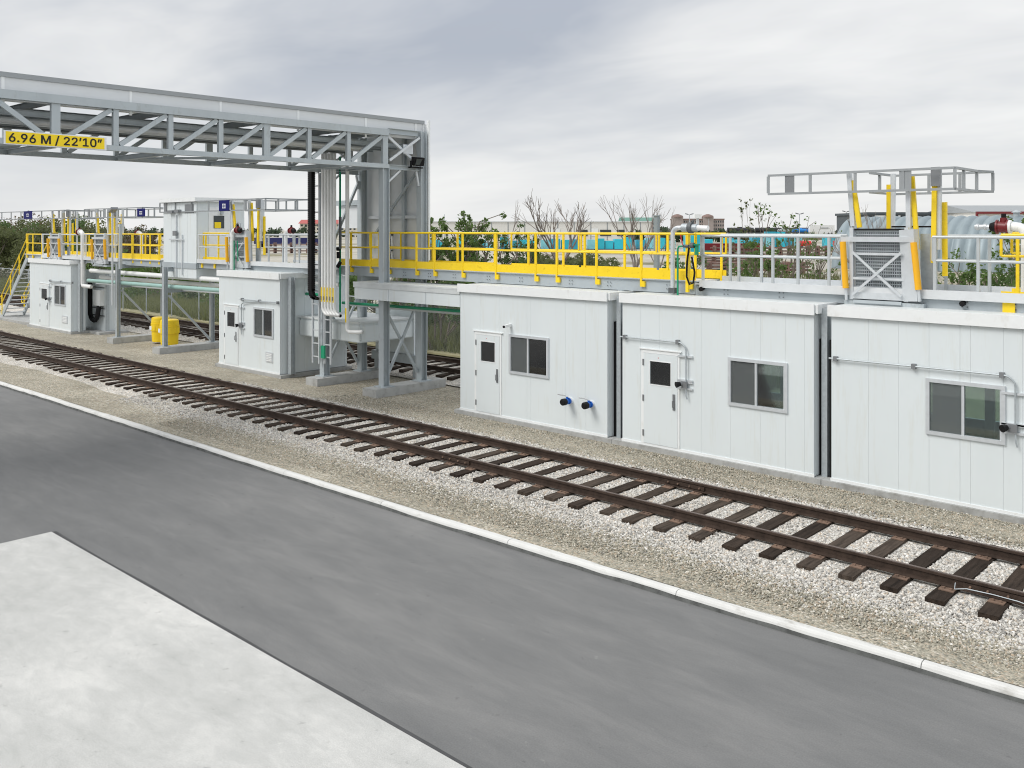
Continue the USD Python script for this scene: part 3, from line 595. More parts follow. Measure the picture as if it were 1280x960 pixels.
# sign with the clearance
s = thing('clearance_sign', 'yellow clearance sign on the gantry lower chord', 'sign')
y0, y1 = 7.03, 9.13
obj('board', MB().box(XN + .086, XN + .10, y0 - .04, y1 + .05, 6.73, 7.03), 'sign_white', s)
obj('face', MB().box(XN + .101, XN + .105, y0, y1, 6.752, 7.008), 'sign_yellow', s)
tx = meshkit.text_mesh('6.96 M / 22’10”', .178, .004, True); tv = np.array(tx.vertices); w = tv[:, 0].max() - tv[:, 0].min()
k = (y1 - y0 - .12) / w
obj('lettering', (np.c_[np.full(len(tv), XN + .1055) + tv[:, 2], y0 + .06 + (tv[:, 0] - tv[:, 0].min()) * k, 6.793 + tv[:, 1]], tx.faces), 'ink', s)
# floodlight
fl = thing('floodlight', 'black floodlight hanging from the gantry end bay', 'floodlight')
obj('housing', MB().bar((-21.12, 18.62, 7.0), (-20.99, 18.60, 6.965), .36, .25), 'black', fl)
obj('lamp_glass', MB().bar((-20.988, 18.60, 6.964), (-20.982, 18.60, 6.962), .29, .19), 'window_dark', fl)
obj('bracket', MB().box(-21.22, -21.1, 18.35, 18.85, 6.78, 6.82).box(-21.15, -21.1, 18.36, 18.40, 6.8, 7.0), 'black', fl)
obj('back_fins', MB().box(-21.2, -21.12, 18.46, 18.78, 6.88, 7.12), 'black', fl)
# concrete footings
def footing(label, x, ya, yb, w=.62, z=.2):
    obj('footing', MB().box(x - w / 2, x + w / 2, ya, yb, -.3, z), 'concrete_base', label=label, cat='footing', group='concrete strip footings')
footing('concrete footing under the gantry leg nearest the large cabins', -21.35, 16.95, 19.75)
footing('concrete footing under the gantry leg beside the hanging white pipes', -24.25, 16.95, 19.7)
footing('concrete footing between the yellow drums and the louvre-vent cabin', -35.1, 17.15, 20.0)
footing('concrete footing farther left, behind the yellow drums', -39.75, 17.35, 20.2)

# ------------------------------------------------------------------ pipe rack frames on the left
def rack(label, x, ya=17.55, yb=19.6):
    t = thing('support_frame', label, 'steel frame', (x, 0, 0), 'pipe rack frames')
    for y in (ya, yb):
        obj('post', MB().ibeam((0, y, .2), (0, y, 3.4), .16, .17, .015, (0, 1, 0)), 'galvanised', t); obj('base_plate', MB().box(-.18, .18, y - .18, y + .18, .202, .222), 'galvanised', t)
    for z in (2.45, 3.3): obj('beam', MB().ibeam((0, ya + .125, z), (0, yb - .125, z), .14, .18, .014), 'galvanised', t)
    obj('brace', MB().bar((.05, ya + .13, 2.25), (.05, yb - .13, .35), .08, .08), 'galvanised', t)
rack('galvanised pipe rack frame standing beside the yellow drums', -35.15)
rack('galvanised pipe rack frame beside the farthest cabin, with a light mast', -39.75, 17.7, 19.75)
for x in (-44.15, -26.05): 
    obj('corner_column', MB().ibeam((x, 17.9 if x < -40 else 17.42, .08), (x, 17.9 if x < -40 else 17.42, 3.3), .17, .18, .018, (0, 1, 0)), 'galvanised',
        label='galvanised column at the corner of the farthest cabin' if x < -40 else 'galvanised column beside the louvre-vent cabin', cat='column')
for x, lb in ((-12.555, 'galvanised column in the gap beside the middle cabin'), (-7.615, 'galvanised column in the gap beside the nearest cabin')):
    obj('gap_seal', MB().box(x - .185, x - .12, 17.34, 17.5, .07, 2.75).box(x + .09, x + .13, 17.3, 17.5, .07, 2.75), 'black', label='black strip added as deep shade in the slot ' + lb.split('the gap ')[1], cat='seal')  # black strips stand in for the deep shade between the cabins
    obj('corner_column', MB().ibeam((x, 17.35, .0), (x, 17.35, 3.36), .115, .16, .013, (0, 1, 0)), 'galvanised', label=lb, cat='column')
    obj('gap_slab', MB().box(x - .16, x + .20, 17.045, 19.5, -.3, .064), 'concrete_base', kind='structure')
obj('corner_column', MB().ibeam((-21.9, 19.4, .0), (-21.9, 19.4, 3.3), .18, .18, .018, (0, 1, 0)), 'galvanised', label='short column behind the gantry legs under the platform', cat='column')
mast = thing('light_mast', 'slim white mast with a small lamp head beside the farthest cabin', 'lamp post')
obj('pole', MB().tube((-39.85, 17.5, 1.6), (-39.85, 17.5, 5.62), .045, 8), 'aluminium', mast, smooth=40)
obj('lamp_head', MB().bar((-39.85, 17.45, 5.68), (-39.3, 17.35, 5.82), .28, .1), 'hinge_grey', mast); obj('second_pole', MB().box(-39.25, -39.1, 17.5, 17.6, 3.2, 5.15), 'galvanised', mast)
# long pipes
def pipe(label, pts, r, m, cat='pipe', group=None, n=10, name='pipe'): return obj(name, MB().path(pts, r, n), m, label=label, cat=cat, group=group, smooth=True)
pipe('upper white pipe running along the rack behind the drums', [(-43.5, 18.1, 2.98), (-30.2, 18.1, 2.98)], .10, 'pipe_white')
pipe('lower pale green pipe along the rack behind the drums', [(-43.2, 17.85, 2.54), (-30.2, 17.85, 2.62)], .085, 'teal_pipe')
pipe('second white pipe behind the pale green pipe on the rack', [(-43.4, 18.5, 2.66), (-30.2, 18.5, 2.72)], .085, 'pipe_white')
pipe('thin grey conduit under the pale green rack pipe', [(-43.4, 18.3, 2.38), (-30.2, 18.3, 2.46)], .035, 'aluminium')
pipe('green pipe under the upper white casing', [(-23.9, 17.9, 2.55), (-17.7, 17.9, 2.62)], .045, 'green_paint')
pipe('beige pipe below the green pipe under the upper white casing', [(-24.0, 18.3, 2.46), (-17.7, 18.3, 2.5)], .045, 'deck_light')
pipe('white pipe along the platform underside left of the gantry', [(-26.2, 18.3, 3.08), (-24.6, 18.3, 3.08)], .08, 'pipe_white')
pipe('green pipe along the platform underside left of the gantry', [(-26.2, 18.1, 2.72), (-24.7, 18.1, 2.72)], .05, 'green_paint')
# white casings
c = thing('casing', 'upper white sheet-metal casing joining the gantry leg to the cabin', 'duct casing')
obj('body', MB().box(-22.3, -17.72, 17.19, 18.3, 2.83, 3.27), 'white_panel', c)
for a, b in ((-22.32, -20.72), (-20.70, -19.1), (-19.08, -17.72)): obj('side_panel', MB().box(a + .004, b - .004, 17.155, 17.188, 2.81, 3.15), 'white_panel', c)
obj('lid', MB().box(-22.36, -17.72, 17.13, 18.35, 3.272, 3.32).box(-22.36, -17.72, 17.135, 17.154, 3.153, 3.272), 'roof_white', c)
c = thing('casing', 'lower white casing between the louvre-vent cabin and the gantry legs', 'duct casing')
obj('body', MB().box(-26.2, -22.98, 17.88, 20.2, 1.33, 1.93), 'white_panel', c)
for a, b in ((-26.22, -25.1), (-25.08, -23.98), (-23.96, -22.96)): obj('side_panel', MB().box(a + .012, b - .012, 17.85, 17.878, 1.36, 1.86), 'white_panel', c)
obj('lid', MB().box(-26.24, -22.94, 17.82, 20.2, 1.933, 1.99), 'roof_white', c)
obj('end_panel', MB().box(-22.978, -22.955, 17.92, 20.1, 1.36, 1.86), 'white_panel', c)
b = thing('equipment_box', 'white box unit seen under the upper casing behind the legs', 'equipment housing')
obj('body', MB().box(-24.9, -22.9, 20.05, 20.2, .75, 2.3), 'white_panel', b); obj('skid', MB().box(-25.0, -22.6, 19.95, 20.25, .45, .742), 'grey_steel', b)
obj('leg', MB().box(-24.9, -24.7, 20.0, 20.15, .0, .448), 'grey_steel', b); obj('leg', MB().box(-22.9, -22.7, 20.0, 20.15, .0, .448), 'grey_steel', b)

# ------------------------------------------------------------------ hanging pipes beside the gantry leg
for i, x in enumerate((-24.03, -23.875, -23.72, -23.565, -23.41)):
    yy = 17.22 + .0 * i
    t = thing('hanging_pipe', 'one of the five white pipes hanging side by side from the gantry', 'pipe', group='five hanging white pipes')
    bend = [(x + .25 * (1 - math.cos(a)) + .0, yy, 2.48 - .25 * math.sin(a)) for a in np.linspace(0, math.pi / 2, 5)]
    obj('tube', MB().path([(x, yy, 7.3), (x, yy, 2.48)] + bend[1:] + [(-23.10, yy + .0, 2.23)], .052, 12), 'pipe_white', t, smooth=True)
    obj('yellow_label', MB().tube((x - .006, yy - .003, 2.62), (x - .006, yy - .003, 3.08), .0535, 12), 'sign_yellow', t, smooth=40)
    obj('label_mark', MB().box(x - .03, x + .0, yy - .064, yy - .05, 2.68, 2.80), 'dark_steel', t)
t = thing('drain_pipe', 'single white pipe with a bent foot, right of the five pipes', 'pipe')
obj('tube', MB().path([(-23.13, 17.5, 7.2), (-23.13, 17.5, 1.85), (-23.11, 17.5, 1.76), (-23.03, 17.52, 1.71), (-22.7, 17.6, 1.72), (-22.55, 17.65, 1.74)], .062, 12), 'pipe_white', t, smooth=True)
obj('yellow_label', MB().tube((-23.137, 17.497, 2.0), (-23.137, 17.497, 2.45), .0635, 12), 'sign_yellow', t)
pipe('green vertical pipe between the hanging white pipes', [(-23.50, 17.5, 7.2), (-23.50, 17.5, 2.3)], .03, 'green_paint')
obj('valve', MB().tube((-23.50, 17.44, 4.0), (-23.50, 17.44, 4.2), .06, 10).tube((-23.5, 17.44, 4.25), (-23.48, 17.42, 4.34), .07, 8).tube((-23.53, 17.42, 3.72), (-23.43, 17.46, 3.88), .06, 8), 'black', label='black valve on the green vertical pipe', cat='valve')
for x, lb in ((-23.36, 'thin grey conduit right of the green vertical pipe'), (-23.29, 'thin brownish conduit right of the green vertical pipe')): pipe(lb, [(x, 17.65, 7.2), (x, 17.65, 2.4)], .018, 'aluminium' if x < -23.3 else 'tie_plate')
obj('red_flag_handle', MB().box(-23.36, -23.31, 17.35, 17.42, 4.3, 5.3), 'dark_steel', label='dark hose bundle hung behind the drain pipe', cat='hose')
t = thing('cable_chain', 'black cable carrier hanging in a long loop left of the white pipes', 'cable chain')
m = MB()
for k in range(58): m.box(-24.60, -24.40, 17.05, 17.2, 2.95 + k * .066, 3.01 + k * .066)
m.box(-24.58, -24.42, 17.07, 17.18, 2.95, 6.75)
for a in np.linspace(0, math.pi / 2, 6): m.box(-24.60 + .25 * (1 - math.cos(a)), -24.4 + .25 * (1 - math.cos(a)), 17.07, 17.18, 2.92 - .25 * math.sin(a), 3.0 - .25 * math.sin(a))
obj('links', m, 'black', t)
def ladder(label, xa, xb, y, z0, z1, step, name='cable_ladder', m='aluminium'):
    t = thing(name, label, 'cable ladder')
    for x in (xa, xb): obj('side_rail', MB().box(x - .024, x + .024, y, y + .06, z0, z1), m, t)
    k = z0 + .2
    while k < z1: obj('rung', MB().box(xa + .024, xb - .024, y + .015, y + .045, k, k + .035), m, t); k += step
    return t
ladder('aluminium cable ladder hanging left of the white pipes', -24.64, -24.29, 17.25, .62, 6.7, .42)
ladder('second aluminium cable ladder hanging behind the five white pipes', -24.16, -23.83, 17.36, .62, 6.7, .40)
obj('junction_box', MB().box(-24.24, -24.06, 17.30, 17.355, .8, 1.2), 'green_paint', label='small green junction box on the ladder foot', cat='box')

# ------------------------------------------------------------------ platform walkways
def railing(parent, x0, x1, y, m, posts, zd, toe=None, feet=True, zr=4.80, zm=4.34, ends=(True, True), fy=-1):
    """top and mid rails with the posts as sub-parts; toe: (z0, z1, material)"""
    gr = obj('guardrail', MB().tube((x0, y, zr), (x1, y, zr), .028, 8).tube((x0, y, zm), (x1, y, zm), .024, 8), m, parent, smooth=40)
    for x in posts:
        p = MB().bar((x, y + .0, zd - (.17 if feet else 0)), (x, y, zr - .02), .05, .05)
        if feet: p.box(x - .02, x + .11, y - .03 * 1, y + .02, zd - .19, zd - .06)
        obj('post', p, m, gr)
    for k, x in enumerate((x0, x1)):
        if ends[k]: obj('end_bend', MB().tube((x, y, zr), (x, y, zm), .026, 8), m, gr)
    if toe: obj('toe_plate', MB().box(x0, x1, y - (.012 if fy < 0 else -.0), y + (.0 if fy < 0 else .012), toe[0], toe[1]), toe[2], parent)
def splice(parent, xs, z, y=17.985):
    b = MB()
    for x in xs:
        for i in (0, 1):
            for j in (0, 1): b.tube((x + .09 * i, y, z + .09 * j), (x + .09 * i, y - .012, z + .09 * j), .012, 6)
    obj('bolt_group', b, 'dark_steel', parent)
def girder(parent, x0, x1, y, z0, z1, m='girder_grey'):
    obj('girder', MB().box(x0, x1, y, y + .02, z0, z1).box(x0, x1, y - .05, y, z1 - .015, z1).box(x0, x1, y + .02, y + .09, z0, z0 + .015), m, parent)
def joists(parent, x0, x1, y0, y1, z0, z1, step=1.2):
    x = x0 + .3
    while x < x1: obj('joist', MB().box(x - .03, x + .03, y0, y1, z0, z1), 'grey_steel', parent); x += step
Y0, Y1 = 18.0, 19.05
# yellow section
wk = thing('walkway', 'raised walkway with yellow guardrails between gantry and silver section', 'walkway')
obj('deck', MB().box(-26.0, -10.98, Y0 + .03, Y1 - .03, 3.70, 3.735), 'deck_light', wk)
girder(wk, -24.1, -10.95, Y0, 3.44, 3.735); girder(wk, -24.1, -10.95, Y1, 3.44, 3.735); joists(wk, -24.1, -10.95, Y0 + .05, Y1 - .01, 3.46, 3.69)
splice(wk, (-21.0, -19.9, -18.85, -17.5, -16.3, -14.6, -13.4, -11.7), 3.53)
for x in (-23.0, -17.9, -13.0): obj('support_beam', MB().ibeam((x, 17.95, 3.36), (x, 19.1, 3.36), .12, .16, .012), 'grey_steel', wk)
railing(wk, -21.75, -10.92, Y0 - .03, 'yellow', (-21.68, -20.41, -19.62, -18.45, -17.15, -15.72, -15.0, -13.73, -12.40, -11.10), 3.74, (3.75, 3.96, 'yellow'))
railing(wk, -24.1, -22.0, Y0 - .03, 'yellow', (-23.55, -22.55), 3.74, (3.75, 3.96, 'yellow'))
edges = [-24.0, -21.62, -21.1, -18.12, -17.62, -15.1, -12.65, -10.72]
for a, b in zip(edges[:-1], edges[1:]):
    if b - a > .53: railing(wk, a + .02, b - .06, Y1 + .02, 'yellow', [p for p in (-23.5, -22.4, -20.9, -19.8, -18.25, -16.95, -15.69, -14.96, -13.67, -12.38, -11.6, -10.9) if a < p < b], 3.74, (3.75, 3.95, 'yellow'), fy=1)
# silver section at right
wr = thing('walkway', 'raised walkway with silver guardrails above the nearest cabins', 'walkway')
obj('deck', MB().box(-10.93, 2.0, Y0 - .05, Y1, 3.66, 3.69), 'deck_light', wr); obj('edge_plate', MB().box(-10.78, 2.0, Y0 - .12, Y0 - .05, 3.60, 3.77), 'deck_light', wr)
girder(wr, -10.93, 2.0, Y0 - .02, 3.42, 3.64); girder(wr, -10.93, 2.0, Y1 - .1, 3.42, 3.64); joists(wr, -10.9, 2, Y0 + .03, Y1 - .12, 3.44, 3.63)
splice(wr, (-10.2, -8.9, -5.3, -4.5, -3.9), 3.48, 17.965)
railing(wr, -10.75, -7.55, Y0 - .09, 'rail_silver', (-10.70, -9.02, -8.46, -7.80), 3.77, feet=False, zr=4.76, zm=4.32)
railing(wr, -5.80, 2.0, Y0 - .09, 'rail_silver', (-5.76, -5.01, -3.6, -2.4), 3.77, feet=False, zr=4.76, zm=4.32)
railing(wr, -10.9, -7.9, Y1, 'rail_silver', (-10.66, -10.44, -9.87, -9.0, -8.0), 3.69, (3.70, 3.82, 'aluminium'), feet=False, zr=4.78, zm=4.30, fy=1)
railing(wr, -6.2, 2.0, Y1, 'rail_silver', (-5.92, -5.13, -3.9, -2.8), 3.69, (3.70, 3.82, 'aluminium'), feet=False, zr=4.78, zm=4.30, fy=1)
railing(wr, -4.72, 1.0, Y0 + .25, 'yellow', (-4.45, -3.4, -2.4), 3.70, (3.70, 3.78, 'yellow'), feet=False, zr=4.80, zm=4.42)
railing(wr, -4.72, 1.0, Y1 - .1, 'yellow', (-4.3, -3.2), 3.70, (3.72, 3.80, 'yellow'), feet=False, zr=4.83, zm=4.46, fy=1)
obj('foot_bracket', MB().box(-4.62, -4.42, Y0 - .06, Y0 - .02, 3.42, 3.6), 'yellow', wr)
obj('pipe_stub', MB().tube((-5.28, Y0 - .02, 3.55), (-5.28, Y0 - .12, 3.54), .05, 10), 'black', wr); obj('pipe_stub', MB().tube((-10.75, Y0 - .02, 3.58), (-10.72, Y0 - .16, 3.57), .05, 10), 'black', wr)
# centre section above the louvre-vent cabin
wc = thing('walkway', 'raised walkway with silver guardrails between booth and hanging pipes', 'walkway')
obj('deck', MB().box(-36.3, -24.15, Y0 - .05, Y1, 3.66, 3.69), 'deck_light', wc); obj('edge_plate', MB().box(-33.2, -24.15, Y0 - .12, Y0 - .05, 3.60, 3.76), 'deck_light', wc)
girder(wc, -36.3, -24.15, Y0 - .02, 3.40, 3.64); girder(wc, -36.3, -24.15, Y1 - .1, 3.40, 3.64); joists(wc, -33, -24.2, Y0 + .03, Y1 - .12, 3.44, 3.63)
railing(wc, -28.4, -25.0, Y0 - .09, 'rail_silver', (-28.2, -27.3, -26.6, -25.8), 3.77, feet=False, zr=4.72, zm=4.28)
railing(wc, -28.4, -24.6, Y1, 'rail_silver', (-28.0, -26.5, -25.2), 3.69, (3.70, 3.80, 'aluminium'), feet=False, zr=4.74, zm=4.30, fy=1)
railing(wc, -33.15, -30.75, Y0 - .09, 'aluminium', (-33.1, -30.8), 3.77, feet=False, zr=4.70, zm=4.22)
railing(wc, -33.2, -30.6, Y0 + .15, 'yellow', (-33.0, -32.05, -30.9), 3.70, (3.72, 3.84, 'yellow'), feet=False, zr=4.76, zm=4.30)
for x in (-32.95, -32.0): obj('foot_bracket', MB().box(x - .05, x + .06, Y0 - .06, Y0 - .02, 3.42, 3.6), 'yellow', wc)
# left section
wl = thing('walkway', 'raised walkway with yellow guardrails above the farthest cabin', 'walkway')
obj('deck', MB().box(-51.4, -36.4, Y0 - .05, Y1 + .2, 3.60, 3.635), 'deck_light', wl); girder(wl, -51.4, -36.4, Y0, 3.34, 3.59); girder(wl, -51.4, -36.4, Y1, 3.34, 3.59)
obj('edge_plate', MB().box(-48.9, -40.2, Y0 - .12, Y0 - .05, 3.48, 3.64), 'deck_light', wl)
railing(wl, -51.2, -49.0, Y0 - .03, 'yellow', (-51.1, -50.3, -49.1), 3.62, (3.60, 3.76, 'yellow'), zr=4.66, zm=4.2)
railing(wl, -48.9, -43.9, Y0 - .09, 'aluminium', (-48.8, -47.6, -46.6, -44.6, -44.0), 3.64, feet=False, zr=4.66, zm=4.2)
railing(wl, -43.8, -40.3, Y0 - .09, 'aluminium', (-43.6, -42.5, -41.6, -40.5), 3.64, feet=False, zr=4.68, zm=4.2)
railing(wl, -43.8, -36.45, Y0 + .02, 'yellow', (-43.5, -42.2, -40.2, -39.0, -38.2, -37.4, -36.6), 3.64, (3.63, 3.86, 'yellow'), zr=4.70, zm=4.22)
railing(wl, -51.2, -36.45, Y1 + .1, 'yellow', np.arange(-51, -36.5, 1.35), 3.62, (3.62, 3.8, 'yellow'), feet=False, zr=4.70, zm=4.22, fy=1)
# stairs at the far left
st = thing('stairs', 'steel stairs with yellow handrails at the left end of the platform', 'stairs')
for y in (18.15, 19.25): obj('stringer', MB().bar((-55.3, y, .12), (-51.35, y, 3.58), .06, .26), 'grey_steel', st)
for k in range(14): u = (k + .5) / 14; obj('tread', MB().box(-55.3 + 3.95 * u - .14, -55.3 + 3.95 * u + .14, 18.18, 19.22, .12 + 3.46 * u + .02, .12 + 3.46 * u + .06), 'aluminium', st)
for y in (18.12, 19.28):
    h = MB()
    for dz in (1.06, .58): h.tube((-55.4, y, .12 + dz), (-51.3, y, 3.6 + dz), .026, 8)
    h.path([(-55.4, y, 1.18), (-55.62, y, 1.12), (-55.66, y, .8), (-55.4, y, .7)], .026, 6)
    hr = obj('handrail', h, 'yellow', st, smooth=40)
    for u in (.02, .35, .68, .98): obj('post', MB().bar((-55.3 + 3.95 * u, y, .12 + 3.46 * u), (-55.3 + 3.95 * u - .03, y, .12 + 3.46 * u + 1.08), .05, .05), 'yellow', hr)
obj('stair_pad', MB().box(-57.5, -50.2, 17.75, 19.9, -.2, .09), 'concrete_base', kind='structure')

# ------------------------------------------------------------------ folding gangways with safety cages
def gangway(label, x, z, cl, cr, first):
    """a raised folding stair on the platform edge; its safety cage reaches cl to the left and cr to the right"""
    t = thing('folding_gangway', label, 'folding gangway', (x, 18.0, z), 'folding gangways with safety cages')
    W = 1.12
    for a in (0, W - .06): obj('side_frame', MB().box(a, a + .07, -.14, -.06, 0, 1.42).bar((a + .035, .1, .0), (a + .035, .05, 1.4), .07, .1), 'aluminium', t)
    obj('folded_side', MB().bar((W + .08, -.10, .02), (W - .0, -.08, 1.38), .16, .30), 'aluminium', t)
    for zz, h in ((1.14, .10), (.88, .05), (.40, .045), (.02, .13)): obj('cross_bar', MB().box(-.16 if zz > 1 else .07, W + (.1 if zz > 1 else -.06), -.18 if zz > 1 else -.15, -.10, zz, zz + h), 'aluminium', t)
    obj('x_brace', MB().bar((.08, -.19, .94), (W - .1, -.19, .10), .02, .05), 'aluminium', t); obj('x_brace', MB().bar((W - .1, -.2, .94), (.08, -.2, .10), .02, .05), 'aluminium', t)
    gm = MB(); k = .12
    while k < 1.36:                                       # tread gratings, edge-on bars with open gaps
        gm.box(.08, W - .07, -.05, -.02, k, k + .022)
        for i in range(22): gm.box(.09 + i * (W - .2) / 22, .105 + i * (W - .2) / 22, -.06, -.01, k + .02, k + .06)
        k += .064
    obj('tread_grating', gm, 'galvanised', t); obj('back_plate', MB().box(.07, W - .06, .0, .012, .1, 1.36), 'hinge_grey', t)
    obj('rubber_edge', MB().box(.02, W - .02, -.08, .04, 1.365, 1.40), 'black', t)
    obj('tread_grating', MB().box(W + .12, W + .42, .2, .24, .1, 1.30), 'galvanised', t); obj('rubber_edge', MB().box(.7, W + .42, .18, .28, 1.42, 1.45), 'black', t)
    for a, b in (((-.11, -.2, 1.14), (-.05, -.2, .22)), ((W + .13, -.2, 1.14), (W + .22, -.2, .25))):
        c = obj('spring_cylinder', MB().tube(a, b, .06, 12), 'orange_yellow', t, smooth=40)
        q = np.array(b) + (np.array(b) - np.array(a)) * .25; obj('rod', MB().tube(b, q, .03, 8), 'aluminium', c)
    obj('hinge_base', MB().box(-.1, W + .3, -.16, .2, -.1, -.02).box(.1, W - .1, -.2, -.16, -.06, .0), 'grey_steel', t)
    for a, b in (((.02, .0, 1.45), (-.06, .0, 2.5)), ((W - .04, .05, 1.3), (W - .05, .05, 2.52)), ((W + .46, .2, 1.0), (W + .46, .2, 2.52)), ((.42, 1.0, 1.35), (.44, 1.0, 2.52))):
        obj('cage_post', MB().bar(a, b, .085, .085, (0, 1, 0)), 'aluminium', t)
    for a, b in (((.14, .02, 1.42), (.0, .02, 2.36)), ((W + .1, .1, 1.0), (W - .0, .1, 2.4)), ((W + .38, .14, .75), (W + .40, .14, 2.22)), ((.36, .98, 1.38), (.36, .98, 2.3)), ((W + .54, .3, .5), (W + .53, .3, 1.9))):
        obj('balance_arm', MB().bar(a, b, .085, .06, (0, 1, 0)), 'yellow', t)
    obj('post_cap', MB().box(W + .36, W + .52, .05, .16, 2.2, 2.56), 'hinge_grey', t)
    # cage
    z0, z1 = 2.13, 2.52; cg = MB()
    for zz in (z0, z1): cg.bar((-cl, -.12, zz - .0), (cr, -.12, zz), .05, .045)
    for zz in (z0, z1): cg.bar((.2, 1.72, zz), (cr + .15, 1.72, zz), .05, .045).bar((cr, -.12, zz), (cr + .0, 1.2, zz), .05, .045).bar((cr + .0, 1.2, zz), (cr + .15, 1.72, zz), .05, .045).bar((.2, .4, zz), (.2, 1.72, zz), .05, .045)
    fr = obj('safety_cage', cg, 'cage_grey', t)
    n = max(3, int((cl + cr) / (.75 if first else 1.3)))
    for k in range(n + 1): xx = -cl + (cl + cr) * k / n; obj('cage_bar', MB().box(xx - .025, xx + .025, -.14, -.10, z0 + .02, z1 - .02), 'cage_grey', fr)
    for xx, yy in ((.2, 1.72), (.9, 1.72), (1.5, 1.72), (cr + .15, 1.72), (cr, 1.2), (cr, .4), (.2, .9)): obj('cage_bar', MB().box(xx - .025, xx + .025, yy - .025, yy + .025, z0 + .02, z1 - .02), 'cage_grey', fr)
    obj('cage_plate', MB().box(-cl + .38, -cl + .58, -.13, -.11, z0 + .02, z1 - .02), 'hinge_grey', fr); obj('cage_plate', MB().box(W - .16, W + .06, -.13, -.11, z0 + .02, z1 - .02), 'cage_grey', fr)
    return t
gangway('nearest folding gangway, raised upright above the nearest cabin', -7.36, 3.52, 1.75, 1.96, True)
gangway('folding gangway raised beside the tall booth, above the louvre-vent cabin', -30.75, 3.48, 5.5, 2.4, False)
gangway('farthest folding gangway, raised above the cabin by the stairs', -47.75, 3.32, 8.2, 1.7, False)
gangway('folding gangway raised in front of the autumn tree left of the booth', -42.6, 3.32, 1.1, 4.8, False)
def blue_sign(label, x0, x1, y, z0, z1):
    t = thing('blue_sign', label, 'sign', group='blue signs on the cage rails')
    obj('board', MB().box(x0, x1, y - .02, y, z0, z1), 'sign_blue', t)
    c, h, w = (x0 + x1) / 2, z1 - z0, x1 - x0; b = MB()
    for j, z in enumerate((z0 + .50 * h, z0 + .24 * h)):
        for k in range(3):
            a = c - .19 * w + k * .13 * w; zz = z; d = .10 * w
            b.box(a, a + .025, y - .024, y - .021, zz, zz + .17 * h).box(a + d - .025, a + d, y - .024, y - .021, zz, zz + .17 * h).box(a + .025, a + d - .025, y - .024, y - .021, zz + (.14 if (j + k) % 2 else 0) * h, zz + ((.14 if (j + k) % 2 else 0) + .035) * h)
    obj('lettering', b, 'sign_white', t)
blue_sign('blue sign on the cage rail beside the tall white booth', -31.45, -30.72, 17.85, 5.60, 6.0)
blue_sign('blue sign on the cage rail above the farthest cabin at left', -51.2, -50.05, 17.85, 5.46, 5.86)
blue_sign('smallest blue sign on the cage rail between booth and light mast', -38.2, -37.5, 17.85, 5.46, 5.80)

# ------------------------------------------------------------------ booth on the platform
b = thing('operator_booth', 'tall white booth standing on the platform with a small door window', 'booth')
bx0, bx1, by0, by1 = -35.98, -33.28, 17.9, 20.0
for a, c in zip(np.linspace(bx0, bx1, 5)[:-1], np.linspace(bx0, bx1, 5)[1:]): obj('wall_panel', MB().box(a + .006, c - .006, by0, by0 + .05, 2.98, 6.0), 'white_panel', b)
obj('wall_core', MB().box(bx0 + .02, bx1 - .06, by0 + .051, by1, 2.98, 6.0), 'white_panel', b)
for a, c in ((by0 + .052, 18.9), (18.9, by1)): obj('end_panel', MB().box(bx1 - .058, bx1, a + .004, c - .004, 2.98, 6.0), 'white_panel', b)
obj('roof', MB().box(bx0 - .1, bx1 + .1, by0 - .12, by1 + .1, 6.003, 6.16), 'white_trim', b)
obj('base_band', MB().box(bx0 - .02, bx1 + .02, by0 - .03, by0 - .002, 3.36, 3.58).box(bx1 + .002, bx1 + .03, by0, by1, 3.36, 3.58), 'girder_grey', b)
d = obj('door', MB().box(bx1 + .002, bx1 + .022, 18.42, 19.35, 3.72, 5.78), 'white_trim', b)
obj('door_window', MB().box(bx1 + .023, bx1 + .03, 18.62, 19.08, 4.95, 5.45), 'window_dark', d); obj('yellow_notice', MB().box(bx1 + .031, bx1 + .034, 18.66, 18.94, 4.96, 5.20), 'sign_yellow', d); obj('door_lamp', MB().box(bx1 + .002, bx1 + .12, 18.9, 19.0, 5.50, 5.68), 'galvanised', d)
obj('notice_plate', MB().box(bx1 - .9, bx1 - .2, by0 - .012, by0 - .001, 5.55, 5.9), 'hinge_grey', b)
obj('wall_lamp', MB().box(bx0 + .6, bx0 + 1.0, by0 - .14, by0 - .001, 5.56, 5.68).box(bx0 + 1.15, bx0 + 1.5, by0 - .14, by0 - .001, 5.58, 5.7), 'hinge_grey', b)
obj('wall_conduit', MB().box(bx0 + 1.12, bx0 + 1.17, by0 - .05, by0 - .001, 3.0, 5.5).box(bx0 + 1.6, bx0 + 1.65, by0 - .05, by0 - .001, 3.1, 4.7).box(bx0 + .6, bx0 + 1.75, by0 - .07, by0 - .051, 4.48, 4.53), 'aluminium', b)
obj('switch_box', MB().box(bx0 + 1.0, bx0 + 1.25, by0 - .12, by0 - .051, 4.65, 4.85), 'hinge_grey', b)
obj('side_lamp', MB().box(bx0 - .2, bx0 - .02, by0 + .2, by0 + .3, 5.0, 5.3), 'hinge_grey', b)

